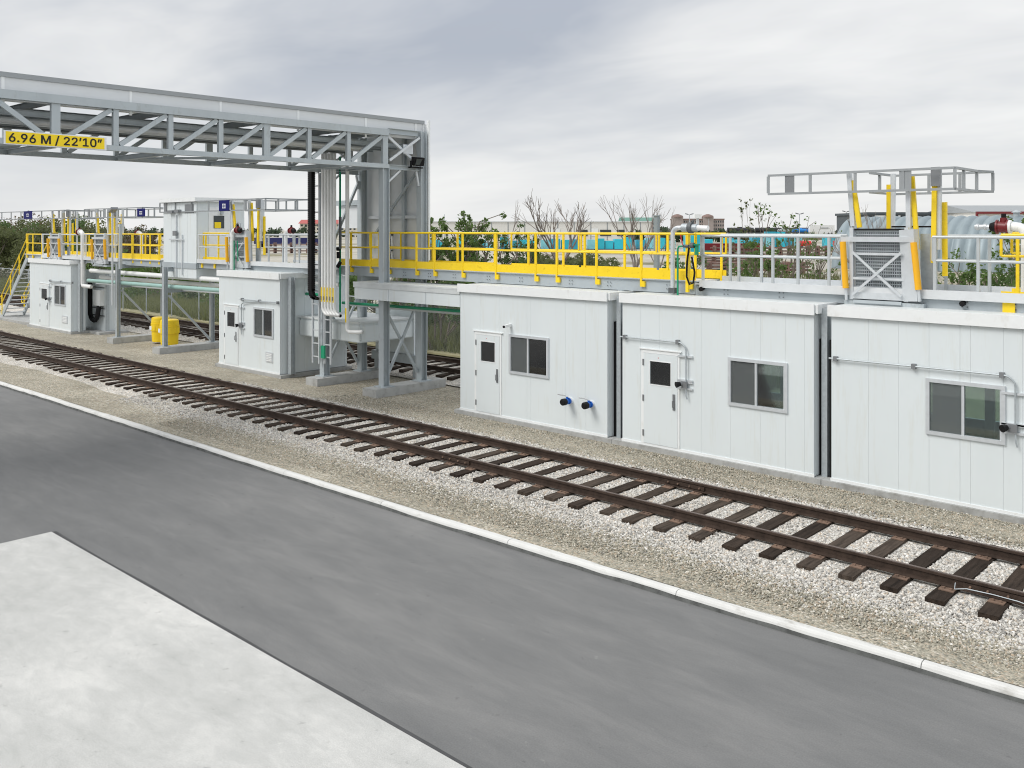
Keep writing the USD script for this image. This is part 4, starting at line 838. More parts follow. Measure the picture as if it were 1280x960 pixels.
# ------------------------------------------------------------------ loading arms and valves
def arm(label, x, y, z0, z1, side, r=.075, cone='hose'):
    t = thing('loading_arm', label, 'loading pipe')
    pts = [(x, y, z0), (x, y, z1 - .16)] + [(x + side * .16 * (1 - math.cos(a)), y, z1 - .16 + .16 * math.sin(a)) for a in np.linspace(.25, math.pi / 2, 5)] + [(x + side * .24, y, z1)]
    obj('riser', MB().path(pts, r, 12), 'pipe_white', t, smooth=True)
    xx = x + side * .24
    obj('flange', MB().tube((xx, y, z1), (xx + side * .04, y, z1), r * 1.5, 14), 'pipe_white', t, smooth=40)
    v_ = obj('valve_body', MB().tube((xx + side * .042, y, z1), (xx + side * .25, y, z1), r * 1.25, 12).tube((xx + side * .13, y, z1), (xx + side * .13, y, z1 + r * 2), r * .7, 10).tube((xx + side * .042, y, z1), (xx + side * .07, y, z1), r * 1.6, 12).tube((xx + side * .22, y, z1), (xx + side * .25, y, z1), r * 1.6, 12), 'maroon', t, smooth=40)
    obj('valve_stem', MB().tube((xx + side * .13, y, z1 + r * 2), (xx + side * .13, y, z1 + r * 2.9), r * .5, 8), 'black', v_)
    obj('coupling', MB().tube((xx + side * .251, y, z1), (xx + side * .36, y, z1), r * 1.3, 12, r * .8), 'black', t, smooth=40)
    if cone == 'hose': obj('nozzle', MB().tube((xx + side * .36, y, z1), (xx + side * .62, y, z1), r * .55, 10).tube((xx + side * .42, y, z1), (xx + side * .46, y, z1), r * .75, 10).tube((xx + side * .55, y, z1), (xx + side * .59, y, z1), r * .75, 10), 'aluminium', t, smooth=40)
    return t
arm('white loading pipe with a maroon valve and steel nozzle, at right edge', -4.40, 18.6, 3.7, 4.95, -1, .085)
arm('white loading pipe with a dark valve in front of the booth', -30.35, 17.75, 3.44, 4.88, 1, .075, None)
arm('white loading pipe rising beside the farthest cabin', -43.95, 17.9, 2.35, 4.78, -1, .09, None)
obj('elbow_foot', MB().path([(-43.95, 17.9, 2.36), (-43.9, 17.9, 2.26), (-43.2, 18.0, 2.24)], .09, 10), 'pipe_white', label='white elbow at the foot of the loading pipe by the farthest cabin', cat='pipe', smooth=True)
arm('white loading pipe right of the folding gangway at centre', -28.5, 18.8, 3.7, 4.86, 1, .07, None)
arm('white loading pipe standing behind the light mast', -39.0, 18.4, 3.6, 4.75, -1, .07, None)
t = thing('loading_arm', 'grey upright pipe with a valve at the end of the yellow railing', 'loading pipe')
obj('riser', MB().path([(-11.36, 17.7, 3.44), (-11.36, 17.7, 4.78)] + [(-11.36 + .14 * (1 - math.cos(a)), 17.7, 4.80 + .14 * math.sin(a)) for a in np.linspace(.3, math.pi / 2, 5)] + [(-10.98, 17.7, 4.94)], .05, 12), 'aluminium', t, smooth=True)
obj('base_clamp', MB().box(-11.44, -11.28, 17.64, 17.78, 3.46, 3.58), 'dark_steel', t)
obj('valve_body', MB().tube((-11.1, 17.7, 4.94), (-10.92, 17.7, 4.94), .095, 12).tube((-10.85, 17.7, 4.94), (-10.72, 17.7, 4.94), .085, 12), 'galvanised', t, smooth=40); obj('valve_ring', MB().tube((-10.93, 17.7, 4.94), (-10.84, 17.7, 4.94), .125, 14), 'dark_steel', t, smooth=40)
obj('valve_lever', MB().bar((-10.9, 17.7, 5.0), (-10.78, 17.66, 5.12), .03, .03), 'dark_steel', t); obj('nozzle', MB().tube((-10.72, 17.7, 4.94), (-10.45, 17.7, 4.93), .06, 10), 'pipe_white', t, smooth=40)
t = thing('air_line', 'thin green pipe with a red-handled valve and black hose beside the grey pipe', 'air line')
obj('riser', MB().path([(-11.2, 17.66, 3.4), (-11.2, 17.66, 4.47), (-11.17, 17.66, 4.52), (-11.05, 17.66, 4.53)], .022, 8), 'green_paint', t, smooth=True)
obj('valve', MB().tube((-11.06, 17.66, 4.53), (-10.92, 17.66, 4.53), .035, 8).tube((-10.86, 17.66, 4.55), (-10.78, 17.66, 4.55), .065, 10), 'dark_steel', t); obj('handle', MB().bar((-11.05, 17.62, 4.56), (-11.09, 17.6, 4.78), .035, .02), 'red_paint', t)
obj('regulator', MB().tube((-10.74, 17.7, 4.34), (-10.74, 17.7, 4.55), .05, 10).tube((-10.74, 17.7, 4.55), (-10.74, 17.7, 4.58), .085, 10), 'green_paint', t, smooth=40)
obj('hose', MB().path([(-10.88, 17.62, 4.5), (-10.92, 17.6, 4.2), (-10.93, 17.6, 3.85), (-10.86, 17.6, 3.68), (-10.76, 17.6, 3.72), (-10.74, 17.62, 3.95), (-10.82, 17.63, 4.3)], .022, 8), 'black', t, smooth=True)
obj('chain_pole', MB().box(-11.0, -10.93, 17.66, 17.72, 3.5, 4.78), 'yellow', t)
obj('hose_loop', MB().path([(-4.33, 18.4, 4.55), (-4.3, 18.35, 4.2), (-4.28, 18.3, 3.75)], .03, 8).path([(-4.25, 18.4, 4.4), (-4.1, 18.35, 4.0), (-3.9, 18.3, 3.72)], .03, 8), 'black', label='black hoses hanging behind the yellow rail at right edge', cat='hose', smooth=True)
for x in (-29.95, -29.9): pass
obj('hose_loop', MB().path([(-29.95, 17.7, 4.9), (-30.02, 17.7, 5.05), (-29.9, 17.7, 5.15), (-29.75, 17.7, 5.12), (-29.72, 17.7, 4.95)], .02, 6), 'hinge_grey', label='small grey hose loop above the dark valve by the booth', cat='hose', smooth=True)
obj('air_line', MB().path([(-30.15, 17.7, 3.42), (-30.15, 17.7, 4.5)], .025, 6).path([(-29.9, 17.68, 4.5), (-29.85, 17.68, 3.75)], .022, 6), 'green_paint', label='thin green line in front of the booth railing', cat='air line')
obj('grey_post', MB().box(-13.60, -13.48, 20.27, 20.38, .0, 5.25).box(-13.62, -13.46, 20.25, 20.40, 5.25, 5.28), 'grey_post', label='grey square post rising behind the yellow railing', cat='post')
t = thing('junction_cabinet', 'white gas cylinder rack behind the yellow railing near the gantry', 'equipment rack')
obj('frame', MB().box(-23.6, -23.55, 19.1, 19.15, 3.74, 4.75).box(-22.95, -22.9, 19.1, 19.15, 3.74, 4.75).box(-23.6, -22.9, 19.1, 19.15, 4.7, 4.75).box(-23.6, -22.9, 19.1, 19.15, 4.2, 4.25), 'white_trim', t); obj('gauge', MB().box(-23.3, -23.05, 19.12, 19.3, 4.3, 4.6).box(-23.3, -23.05, 19.12, 19.3, 3.85, 4.1), 'black', t); obj('cylinder', MB().tube((-23.45, 19.3, 3.75), (-23.45, 19.3, 4.7), .09, 10), 'orange_yellow', t)

# ------------------------------------------------------------------ yellow drums
def drum(label, x, y, first=None):
    t = thing('drum', label, 'drum', (x, y, .05), 'yellow overpack drums')
    prof = [(0, 0), (.34, 0), (.35, .02), (.37, .44), (.37, .46), (.40, .47), (.405, .52), (.405, .68), (.395, .70), (.395, .73)]
    lid = [(.395, .732), (.40, .75), (.40, .79), (.38, .80), (.385, .83), (.385, .87), (.375, .88), (.38, .91), (.365, 1.02), (.33, 1.05), (0, 1.06)]
    for nm, pr in (('body', prof), ('lid', lid)):
        r = trimesh.creation.revolve(np.array(pr), sections=28); obj(nm, (r.vertices, r.faces), 'yellow', t, smooth=35)
    obj('paper_label', MB().box(-.19, .0, -.412, -.40, .52, .68), 'cloth_label', t)
    m = MB()
    for a in (.2, 1.4, 2.6, 3.9, 5.2): m.tube((.375 * math.cos(a), .375 * math.sin(a), .5), (.375 * math.cos(a), .375 * math.sin(a), .69), .05, 8)
    obj('grip_lug', m, 'yellow', t)
    return t
drum('yellow plastic drum at the left of the pair beside the frame post', -38.15, 18.85)
drum('yellow plastic drum behind the frame post, right of the pair', -36.85, 18.60)

# ------------------------------------------------------------------ fence behind the second track
t = thing('chain_link_fence', 'chain link fence with angled barb arms behind the second track', 'fence')
YFN = 24.75
obj('mesh', MB().quad((-120, YFN, .05), (-14, YFN, .05), (-14, YFN, 1.95), (-120, YFN, 1.95)), 'chain_link', t)
obj('top_rail', MB().tube((-120, YFN, 1.97), (-14, YFN, 1.97), .025, 6), 'galvanised', t)
x = -119.0
while x < -14:
    obj('post', MB().path([(x, YFN + .03, 0), (x, YFN + .03, 2.02), (x + .35, YFN + .1, 2.32)], .035, 6), 'galvanised', t); x += 3.05

# ------------------------------------------------------------------ grass, shrubs and trees
def blades(n, fx, h, w):
    p = fx(n); a = rng.random(n) * 2 * math.pi; hh = h * (.5 + .8 * rng.random(n)); d = np.c_[np.cos(a), np.sin(a), np.zeros(n)] * w
    tip = p + np.c_[rng.normal(0, .25, n) * hh, rng.normal(0, .25, n) * hh, hh]
    v = np.empty((n, 3, 3)); v[:, 0] = p - d; v[:, 1] = p + d; v[:, 2] = tip
    return v.reshape(-1, 3), np.arange(3 * n).reshape(-1, 3)
def verge(n):
    x = -85 + 72 * rng.random(n); y = 24.7 + 4.2 * rng.random(n) ** .8 + .8 * (meshkit.noise(np.c_[x * .3, x * 0, x * 0]) - .3)
    return np.c_[x, y, np.full(n, 0.)]
obj('turf_strip', MB().box(-130, 4, 24.5, 34, -.04, .035), 'turf', kind='structure')
obj('grass', blades(60000, verge, .75, .03), 'grass_blade', label='dry yellow-green grass growing along the wire fence', cat='grass', kind='stuff')
def leaves(centres, radii, n, size, flat=.5):
    """n leaf quads spread through clumps"""
    k = rng.integers(0, len(centres), n); c = np.asarray(centres)[k]; r = np.asarray(radii)[k]
    d = rng.normal(size=(n, 3)); d /= np.linalg.norm(d, axis=1)[:, None]
    p = c + d * (r * rng.random(n) ** .4)[:, None]
    a = rng.normal(size=(n, 3)); a /= np.linalg.norm(a, axis=1)[:, None]; b = np.cross(a, rng.normal(size=(n, 3))); b /= np.linalg.norm(b, axis=1)[:, None]
    s = size * (.5 + rng.random(n)); a = a * s[:, None]; b = b * (s * .55)[:, None]
    v = np.empty((n, 4, 3)); v[:, 0] = p - a; v[:, 1] = p + b; v[:, 2] = p + a; v[:, 3] = p - b
    i = np.arange(n) * 4
    return v.reshape(-1, 3), np.vstack([np.c_[i, i + 1, i + 2], np.c_[i, i + 2, i + 3]])
def limbs(m, p, d, L, r, depth, tips, spread=.5, up=.25, kids=(2, 3)):
    q = p + d * L * .5 + rng.normal(0, .03 * L, 3); e = p + d * L + rng.normal(0, .05 * L, 3)
    m.tube(p, q, r, 5, r * .85, False); m.tube(q, e, r * .85, 5, r * .65, False)
    if depth == 0: tips.append(e); return
    for _ in range(random.randint(*kids)):
        nd = d + rng.normal(0, spread, 3) + np.array([0, 0, up]); nd /= np.linalg.norm(nd)
        limbs(m, e if random.random() < .65 else q, nd, L * random.uniform(.6, .85), r * .62, depth - 1, tips, spread, up, kids)
def tree(label, x, y, h, w, look, n, size, name='shrub', cat='shrub', stems=3, group=None, bark='bark', clump=.28, depth=2):
    t = thing(name, label, cat, (x, y, 0), group); m = MB(); tips = []
    for s in range(stems):
        a = rng.random() * 2 * math.pi; d = np.array([math.cos(a) * .35 * w / h, math.sin(a) * .35 * w / h, 1.]); d /= np.linalg.norm(d)
        limbs(m, np.array([math.cos(a) * .1 * w, math.sin(a) * .1 * w, 0.]), d, h * .36, (.018 if stems > 3 else .011) * h, depth, tips, .42)
    tp = np.array(tips); tp[:, :2] *= w / 2 / max(.3, np.percentile(np.abs(tp[:, :2]), 92)); tp[:, 2] *= (h * .9) / max(tp[:, 2].max(), .1)
    sc = np.array([1, 1, 1.])
    c = list(tp)
    for _ in range(len(tp)): q = tp[rng.integers(len(tp))]; c.append(q * np.array([1, 1, rng.uniform(.35, .95)]) + rng.normal(0, .06 * w, 3))
    c = np.array(c); c[:, 2] = np.maximum(c[:, 2], .1 * h); r = clump * w * (.5 + .7 * rng.random(len(c))) * .5
    v, f = m.get(); k = np.percentile(np.abs(v[:, :2]), 96); v[:, :2] *= min(1, w / 2 / max(k, .2)); v[:, 2] *= (h * .92) / max(v[:, 2].max(), .1)
    obj('trunk', (v, f), bark, t); obj('crown', leaves(c, r, n, size), look, t)
    return t
def bare(label, x, y, h, w, bark='bark_pale', name='bare_tree', stems=2, depth=4):
    t = thing(name, label, 'tree', (x, y, 0)); m = MB(); tips = []
    m.tube((0, 0, 0), (.1, .05, h * .38), .015 * h, 6, .011 * h, False)
    for s in range(stems + 2):
        a = s * 2.4 + rng.random(); d = np.array([math.cos(a) * .55, math.sin(a) * .55, 1.]); d /= np.linalg.norm(d)
        limbs(m, np.array([.1, .05, h * .36]), d, h * .2, .0085 * h, depth, tips, .33, .22)
    v, f = m.get(); top = v[:, 2] > h * .4
    v[:, 2] = np.where(top, h * .4 + (v[:, 2] - h * .4) * (h * .6) / (v[:, 2].max() - h * .4), v[:, 2]); v[top, :2] *= w / 2 / np.percentile(np.abs(v[top, :2]), 97)
    obj('trunk', (v, f), bark, t); return t
# dense belt of small trees behind the fence at left
ORD = ['leftmost', 'second', 'third', 'fourth', 'fifth', 'sixth', 'seventh', 'eighth', 'ninth', 'tenth', 'eleventh', 'twelfth', 'thirteenth', 'fourteenth', 'fifteenth']
nth = lambda i: ORD[i] + (' from the left' if i else '')
def bearing(x, y): p = np.array([x, y]); return (p @ RT) / (p @ FW)
belt = [(-100, 33, 5.9, 6), (-93, 30, 5.9, 5), (-96, 38, 6.6, 7), (-87, 29, 5.2, 5), (-84, 33, 6.1, 6), (-78, 29, 5.6, 5), (-77, 34, 5.2, 5), (-71, 29, 4.0, 4.5), (-66, 30, 3.4, 5), (-61, 30, 3.0, 5), (-57, 29, 2.8, 5), (-52, 30, 2.6, 4.5), (-46, 29, 2.8, 4.5), (-41, 29.5, 2.7, 4.5), (-36, 30, 2.9, 4.5), (-31.5, 29, 2.6, 4), (-27, 30, 2.4, 4), (-108, 34, 6.3, 6), (-112, 40, 6.9, 8), (-104, 40, 6.6, 8)]
belt.sort(key=lambda b: (b[2] < 4.5, bearing(b[0], b[1]))); nt = sum(b[2] > 4.5 for b in belt)
for i, (x, y, h, w) in enumerate(belt):
    tree(f'dense tree in the belt behind the fence at left, {nth(i)}' if h > 4.5 else f'low green bush in the row behind the wire fence, {nth(i - nt)}', x, y, h, w, ['leaf_olive', 'leaf_olive', 'leaf_green', 'leaf_olive', 'leaf_autumn'][i % 5] if h > 4.5 else ['leaf_green', 'leaf_bright'][i % 2],
         5600 if h > 4.5 else 2400, .12 if h > 4.5 else .10, 'belt_tree' if h > 4.5 else 'bush', 'tree' if h > 4.5 else 'bush', 4, 'trees of the belt at left' if h > 4.5 else 'bushes behind the fence', clump=.26, depth=3 if h > 4.5 else 2)
tree('reddish autumn tree seen behind the light mast', -69.5, 31.5, 5.7, 3.6, 'leaf_autumn', 1300, .10, 'autumn_tree', 'tree', 4, clump=.2, depth=3)
tree('smaller brown autumn tree left of the white booth', -66.3, 31, 5.5, 3.0, 'leaf_autumn', 1000, .10, 'autumn_tree', 'tree', 3, clump=.2, depth=3)
tree('olive autumn tree behind the gangway left of the light mast', -74, 32, 6.2, 3.8, 'leaf_olive', 1300, .10, 'autumn_tree', 'tree', 4, clump=.2, depth=3)
def tt(r, d): p = town(r, d); return float(p[0]), float(p[1])
for r, d, h, w, look, n, lb in ((-3.6, 44, 6.0, 2.8, 'leaf_bright', 2600, 'leafy green sapling right of the gantry end wall'), (-1.7, 44, 6.2, 3.4, 'leaf_bright', 3600, 'taller leafy green shrub behind the yellow railing'),
        (.2, 46, 5.7, 2.8, 'leaf_green', 1600, 'thin shrub with sparse leaves right of the taller green shrub'), (-4.8, 42, 4.7, 2.2, 'leaf_green', 900, 'low shrub against the gantry end wall')):
    x, y = tt(r, d); tree(lb, x, y, h, w, look, int(n * 1.5), .075, 'shrub', 'shrub', 4, clump=.15, depth=3)
x, y = tt(2.4, 50); bare('large bare tree behind the yellow railing', x, y, 7.1, 4.6)
x, y = tt(-.6, 52); bare('slim bare tree between green shrub and large bare tree', x, y, 6.6, 2.2, stems=0, depth=3)
x, y = tt(6.6, 50); bare('bare tree left of the grey square post', x, y, 6.9, 4.2)
x, y = tt(8.0, 51); bare('smaller bare tree behind the grey square post', x, y, 6.2, 3.0, stems=1)
x, y = tt(17.5, 46); bare('bare tree seen through the nearest gangway', x, y, 6.2, 3.2)
kb_ = -1
for r, d, h, w in ((-3.0, 37, 3.4, 2.6), (-1.5, 38, 3.3, 3.2), (.2, 39, 3.0, 3.0), (1.8, 40, 3.2, 3.2), (3.4, 39, 3.4, 2.8), (4.9, 40, 3.1, 3.0), (6.9, 40, 4.0, 3.0), (8.2, 38, 3.9, 2.6), (10.0, 41, 3.0, 2.4)):
    x, y = tt(r, d); kb_ += 1; tree(f'low green bush seen through the yellow railing, {nth(kb_)}', x, y, h, w, 'leaf_green', 2200, .08, 'railing_bush', 'bush', 4, 'bushes behind the yellow railing', clump=.22, depth=3)
for r, d, h, w, look, n, lb in ((9.3, 34, 4.95, 2.0, 'leaf_bright', 900, 'bush with yellowish leaves behind the end of the yellow railing'), (10.8, 42, 7.0, .9, 'leaf_olive', 260, 'tall thin sapling left of the leaning shrub'),
        (12.6, 42, 6.7, 2.2, 'leaf_bright', 420, 'sparse leaning shrub behind the silver railing'), (14.4, 43, 5.6, 1.8, 'leaf_bright', 260, 'small sparse shrub behind the silver railing'), (13.6, 40, 2.6, 2.0, 'leaf_autumn', 200, 'withered brown shrub low behind the silver railing'), (17.5, 44, 1.9, 2.0, 'leaf_olive', 200, 'low withered shrub left of the nearest gangway')):
    x, y = tt(r, d); tree(lb, x, y, h, w, look, int(n * 1.6), .07, 'shrub', 'shrub', 3, clump=.17, depth=3)
for r, d, h, w, look, n, lb in ((20.4, 36, 6.3, 3.2, 'leaf_bright', 2600, 'large leafy tree at the right edge above the loading pipe'), (16.8, 33, 4.3, 3.0, 'leaf_bright', 1900, 'leafy bush behind the silver railing at right'), (18.9, 33, 4.1, 3.0, 'leaf_green', 1700, 'leafy bush behind the yellow rail at right edge')):
    x, y = tt(r, d); tree(lb, x, y, h, w, look, int(n * 1.4), .085, 'shrub', 'tree' if h > 6 else 'bush', 4, clump=.19, depth=3)
def weeds(n):
    d = 36 + 60 * rng.random(n) ** 1.6; r = d * (-.62 + 1.0 * rng.random(n)); p = r[:, None] * RT + d[:, None] * FW
    k = (p[:, 1] > 26.5) & (meshkit.fbm(np.c_[p * .16, p[:, 0] * 0], 3) > .50); return np.c_[p[k], np.zeros(k.sum())]
pw = weeds(60000)
obj('weeds', blades(len(pw), lambda n: pw, .75, .05), 'weed_blade', label='tall tan and olive weeds in patches over the gravel yard', cat='weeds', kind='stuff')
cs, rs = [], []
for k in range(120):
    r_, d_ = random.uniform(-16, 9), random.uniform(70, 120); p = town(r_, d_); n_ = float(meshkit.fbm(np.array([p[0] * .07, p[1] * .07, 4.]), 2))
    if n_ < .47: continue
    h = random.uniform(.8, 2.6); cs.append((p[0], p[1], h * .5)); rs.append(h * .62)
obj('thicket', leaves(cs, rs, 20000, .16), 'leaf_olive', label='brown-green thicket spread over the yard beyond the wire fence', cat='brush', kind='stuff')
# far tree lines
v, f = [], []
cs = []; rs = []
for d, lo, hi, hh, st in ((1300, -900, 900, 9, 9), (900, -640, -190, 8, 7), (620, -420, -60, 5, 5), (520, 20, 130, 6.5, 4), (330, 40, 90, 5.5, 3.0), (560, 150, 330, 5.5, 5)):
    r = lo
    while r < hi:
        p = town(r, d + random.uniform(-30, 30)); h = hh * random.uniform(.5, 1.0); cs.append((p[0], p[1], h * .45)); rs.append(h * .55); r += st * random.uniform(.5, 1.5)
n = 26000
obj('far_tree_line', leaves(cs, rs, n, 1.1), 'far_green', label='distant low line of trees along the horizon', cat='trees', kind='stuff')

# ------------------------------------------------------------------ yard and town beyond
def tbox(m, r0, r1, d0, d1, z0, z1):
    c = [town(r0, d0), town(r1, d0), town(r0, d1), town(r1, d1)]
    return m.add([(p[0], p[1], z) for z in (z0, z1) for p in c], BOXF)
def building(label, name, r0, r1, d0, depth, h, wall, roof, rows, cols, cat='building', over=.4, parapet=.5, winw=.5, winh=.5, gable=0):
    t = thing(name, label, cat)
    obj('wall', tbox(MB(), r0, r1, d0, d0 + depth, -.1, h), wall, t)
    if gable:
        m = MB(); a, b, c, d = town(r0 - over, d0 - over), town(r1 + over, d0 - over), town(r1 + over, d0 + depth + over), town(r0 - over, d0 + depth + over); e, g_ = town(r0 - over, d0 + depth / 2), town(r1 + over, d0 + depth / 2)
        m.add([(*a, h), (*b, h), (*c, h), (*d, h), (*e, h + gable), (*g_, h + gable)], [[0, 1, 5], [0, 5, 4], [2, 3, 4], [2, 4, 5], [0, 4, 3], [1, 2, 5]]); obj('roof', m, roof, t)
    else: obj('roof', tbox(MB(), r0 - over, r1 + over, d0 - over, d0 + depth + over, h + .005, h + parapet), roof, t)
    W = (r1 - r0) / cols; H = h / rows
    for i in range(rows):
        for j in range(cols):
            a = r0 + (j + .5) * W; z = (i + .5) * H
            obj('window', tbox(MB(), a - W * winw / 2, a + W * winw / 2, d0 - .08, d0 - .01, z - H * winh / 2, z + H * winh / 2), 'window_dark', t)
    return t
t = building('long low beige warehouse with dock doors behind the cyan stacks', 'warehouse', -44, 64, 420, 60, 8.3, 'beige_wall', 'fascia_grey', 1, 1, winw=.001, winh=.01)
for k in range(14): obj('wall_seam', tbox(MB(), -40 + 7.6 * k, -39.6 + 7.6 * k, 419.9, 419.99, 0, 8.2), 'coping_grey', t)
for r, w, mm in ((-38, 1.2, 'window_dark'), (-35, 1.2, 'window_dark'), (-30, 1.0, 'window_dark'), (12, 4, 'white_trim'), (20, 4, 'white_trim'), (33, 3.5, 'window_dark'), (38, 3, 'white_trim'), (43, 5, 'window_dark'), (50, 3.5, 'window_dark')):
    obj('dock_door', tbox(MB(), r - w / 2, r + w / 2, 419.8, 419.88, 2.0, 5.4 if mm == 'white_trim' else 4.8), mm, t)
building('brown hotel with hipped towers far away right of the grey post', 'hotel', 160, 209, 900, 22, 14.5, 'brown_wall', 'brown_roof', 4, 22, parapet=1.2)
for r, lb in ((163, 'left'), (193, 'right')):
    t = thing('hotel_tower', f'domed brown tower at the {lb} part of the far hotel', 'tower'); obj('wall', tbox(MB(), r - 5, r + 5, 897, 906, 0, 17), 'brown_wall', t)
    p = town(r, 901); obj('roof', MB().tube((p[0], p[1], 17), (p[0], p[1], 18.6), 6, 12, 5.2).tube((p[0], p[1], 18.6), (p[0], p[1], 20.2), 5.2, 12, 1.2), 'brown_roof', t)
building('green-roofed building far away behind the bare tree', 'lodge', 108, 146, 900, 20, 13, 'brown_wall', 'green_roof', 3, 14, gable=4, over=1)
building('cream building with red roof far away, seen left of the pipes', 'inn', -216, -150, 930, 25, 11, 'cream_wall', 'red_roof', 3, 16, gable=4, over=1.5)
building('red-roofed inn wing far away, seen beside the gantry legs', 'inn', -146, -128, 900, 20, 12, 'cream_wall', 'red_roof', 4, 5, gable=3, over=1)
t = building('dark flat-roofed building behind the arched hut', 'dark_building', 102, 131, 262, 25, 9.2, 'charcoal_wall', 'charcoal_wall', 1, 1, winw=.001, winh=.01, parapet=.7)
for r, w in ((105.5, 3.0), (111, .6), (122, 2.0), (124.6, .8)): obj('pale_panel', tbox(MB(), r - w / 2, r + w / 2, 261.8, 261.95, 5, 9.0), 'white_trim', t)
t = building('pale metal building with maroon trim behind the arched hut', 'metal_building', 121, 160, 238, 30, 9.4, 'beige_wall', 'coping_grey', 1, 1, winw=.001, winh=.01, gable=2.2, over=.6)
obj('trim', tbox(MB(), 120.7, 160, 237.3, 237.9, 9.0, 9.6), 'maroon_trim', t); obj('trim', tbox(MB(), 120.7, 121.2, 237.5, 237.95, 4, 9.0), 'maroon_trim', t); obj('wing', tbox(MB(), 104, 120.6, 236, 250, 0, 7.4), 'beige_wall', t); obj('trim', tbox(MB(), 104, 120.6, 235.7, 235.95, 7.0, 7.5), 'maroon_trim', t)
obj('window', tbox(MB(), 128, 129.2, 237.85, 237.95, 7.3, 8.2), 'window_dark', t); obj('window', tbox(MB(), 130, 131.2, 237.85, 237.95, 7.3, 8.2), 'window_dark', t)
# arched ribbed hut
t = thing('arched_hut', 'ribbed steel arched hut behind the nearest gangway', 'hut')
hx0, hx1, hy, R = -49.0, -14.0, 119.6, 6.4
v = []; f = []; nx, na = 280, 20
for i in range(nx + 1):
    x = hx0 + (hx1 - hx0) * i / nx; k = (x - hx0) % 1.3 / 1.3; rr = R + .34 * abs(math.sin(k * math.pi)) ** .8
    for j in range(na + 1): a = math.pi * j / na; v.append((x, hy - rr * math.cos(a), rr * math.sin(a) * .985))
for i in range(nx):
    for j in range(na): a = i * (na + 1) + j; f += [(a, a + na + 1, a + na + 2), (a, a + na + 2, a + 1)]
obj('shell', (v, f), 'hut_metal', t, smooth=50)
for x in (hx0 - .0, hx1):
    m = MB(); vv = [(x, hy, 0)] + [(x, hy - (R - .1) * math.cos(a), (R - .1) * math.sin(a)) for a in np.linspace(0, math.pi, 21)]
    m.add(vv, [(0, k + 1, k + 2) for k in range(20)]); obj('end_wall', m, 'hut_metal', t)
for x in (-29.0, -26.0): obj('roof_vent', MB().tube((x, hy - 1.2, 6.2), (x, hy - 1.2, 6.9), .35, 10).tube((x, hy - 1.2, 6.9), (x, hy - 1.2, 7.2), .55, 10, .1), 'galvanised', t)
# cyan wrapped stacks
def stack(label, r, d, w, h, dep=4, z=0):
    t = thing('wrapped_stack', label, 'stack', group='cyan wrapped stacks in the yard'); n = max(1, round(w / 2.4)); a = w / n
    for i in range(n):
        hh = h * random.uniform(.62, 1.05); obj('bundle', tbox(MB(), r + i * a + .06, r + (i + 1) * a - random.uniform(.06, .3), d + random.uniform(0, .6), d + dep, z + .15, z + hh), random.choice(['cyan_wrap', 'cyan_wrap', 'cyan_pale', 'cyan_deep']), t)
    obj('bearers', tbox(MB(), r, r + w, d + .3, d + dep - .2, z, z + .148), 'sleeper_wood_d', t)
for r, d, w, h in ((-13, 215, 9, 3.1), (-3, 224, 9, 3.3), (7, 222, 10, 3.5), (18.5, 224, 11, 3.4), (31, 228, 10, 3.2), (-24, 218, 9, 3.0)): stack('cyan wrapped pallet stack seen through the yellow railing, ' + nth([-24, -13, -3, 7, 18.5, 31].index(r)), r, d, w, h)
stack('cyan wrapped stack beside the red-handled valve', 36.5, 190, 5.5, 4.2, 5); stack('small cyan stack right of the yellow railing end', 50, 205, 4, 3.2); stack('tall cyan stack above the red tanks', 78, 262, 5.5, 3.9, 6); stack('cyan stack left of the red tanks', 70, 250, 5, 4.6); stack('cyan stack right of the tanks beside the arched hut', 89.5, 258, 4, 3.6, 6); stack('long cyan row behind the silver railing', 54, 232, 12, 3.2)
# rusty rail racks and heaps
def rail_rack(label, r0, r1, d, h):
    t = thing('rail_rack', label, 'rail stack')
    for i in range(3):
        for j in range(4): obj('rail_length', tbox(MB(), r0 + random.uniform(0, 1), r1 - random.uniform(0, 1.5), d + j * .5, d + j * .5 + .3, .35 + i * (h - .3) / 3, .35 + i * (h - .3) / 3 + .22), 'rust_stack', t)
    k = r0 + .8
    while k < r1 - .5: obj('post', tbox(MB(), k - .1, k + .1, d - .1, d + 2.0, .0, h), 'rust_stack', t); k += 1.7
rail_rack('long rusty rail rack behind the silver railing', 21, 33, 100, 1.35); rail_rack('farther rusty rail rack left of the arched hut', 36, 60, 165, 2.0); rail_rack('rusty rail rack at the middle of the yard', 26, 38, 128, 1.3); rail_rack('rusty rail rack seen left of the hanging pipes', -52, -38, 190, 2.2)
for r, d, lb in ((79, 246, 'red fuel tank in front of the tall cyan stack'), (88, 246, 'red fuel tank beside the arched hut')):
    t = thing('red_tank', lb, 'tank'); a, b = town(r - 1.4, d), town(r + 1.4, d); obj('shell', MB().tube((*a, 1.15), (*b, 1.15), .75, 14), 'red_paint', t, smooth=40)
    for k in (-.9, .9): obj('saddle', tbox(MB(), r + k - .15, r + k + .15, d - .5, d + .5, 0, .5), 'dark_steel', t)
m = MB(); tbox(m, 95, 230, 440, 560, -.5, 2.45); obj('rail_embankment', m, 'embank', kind='structure')
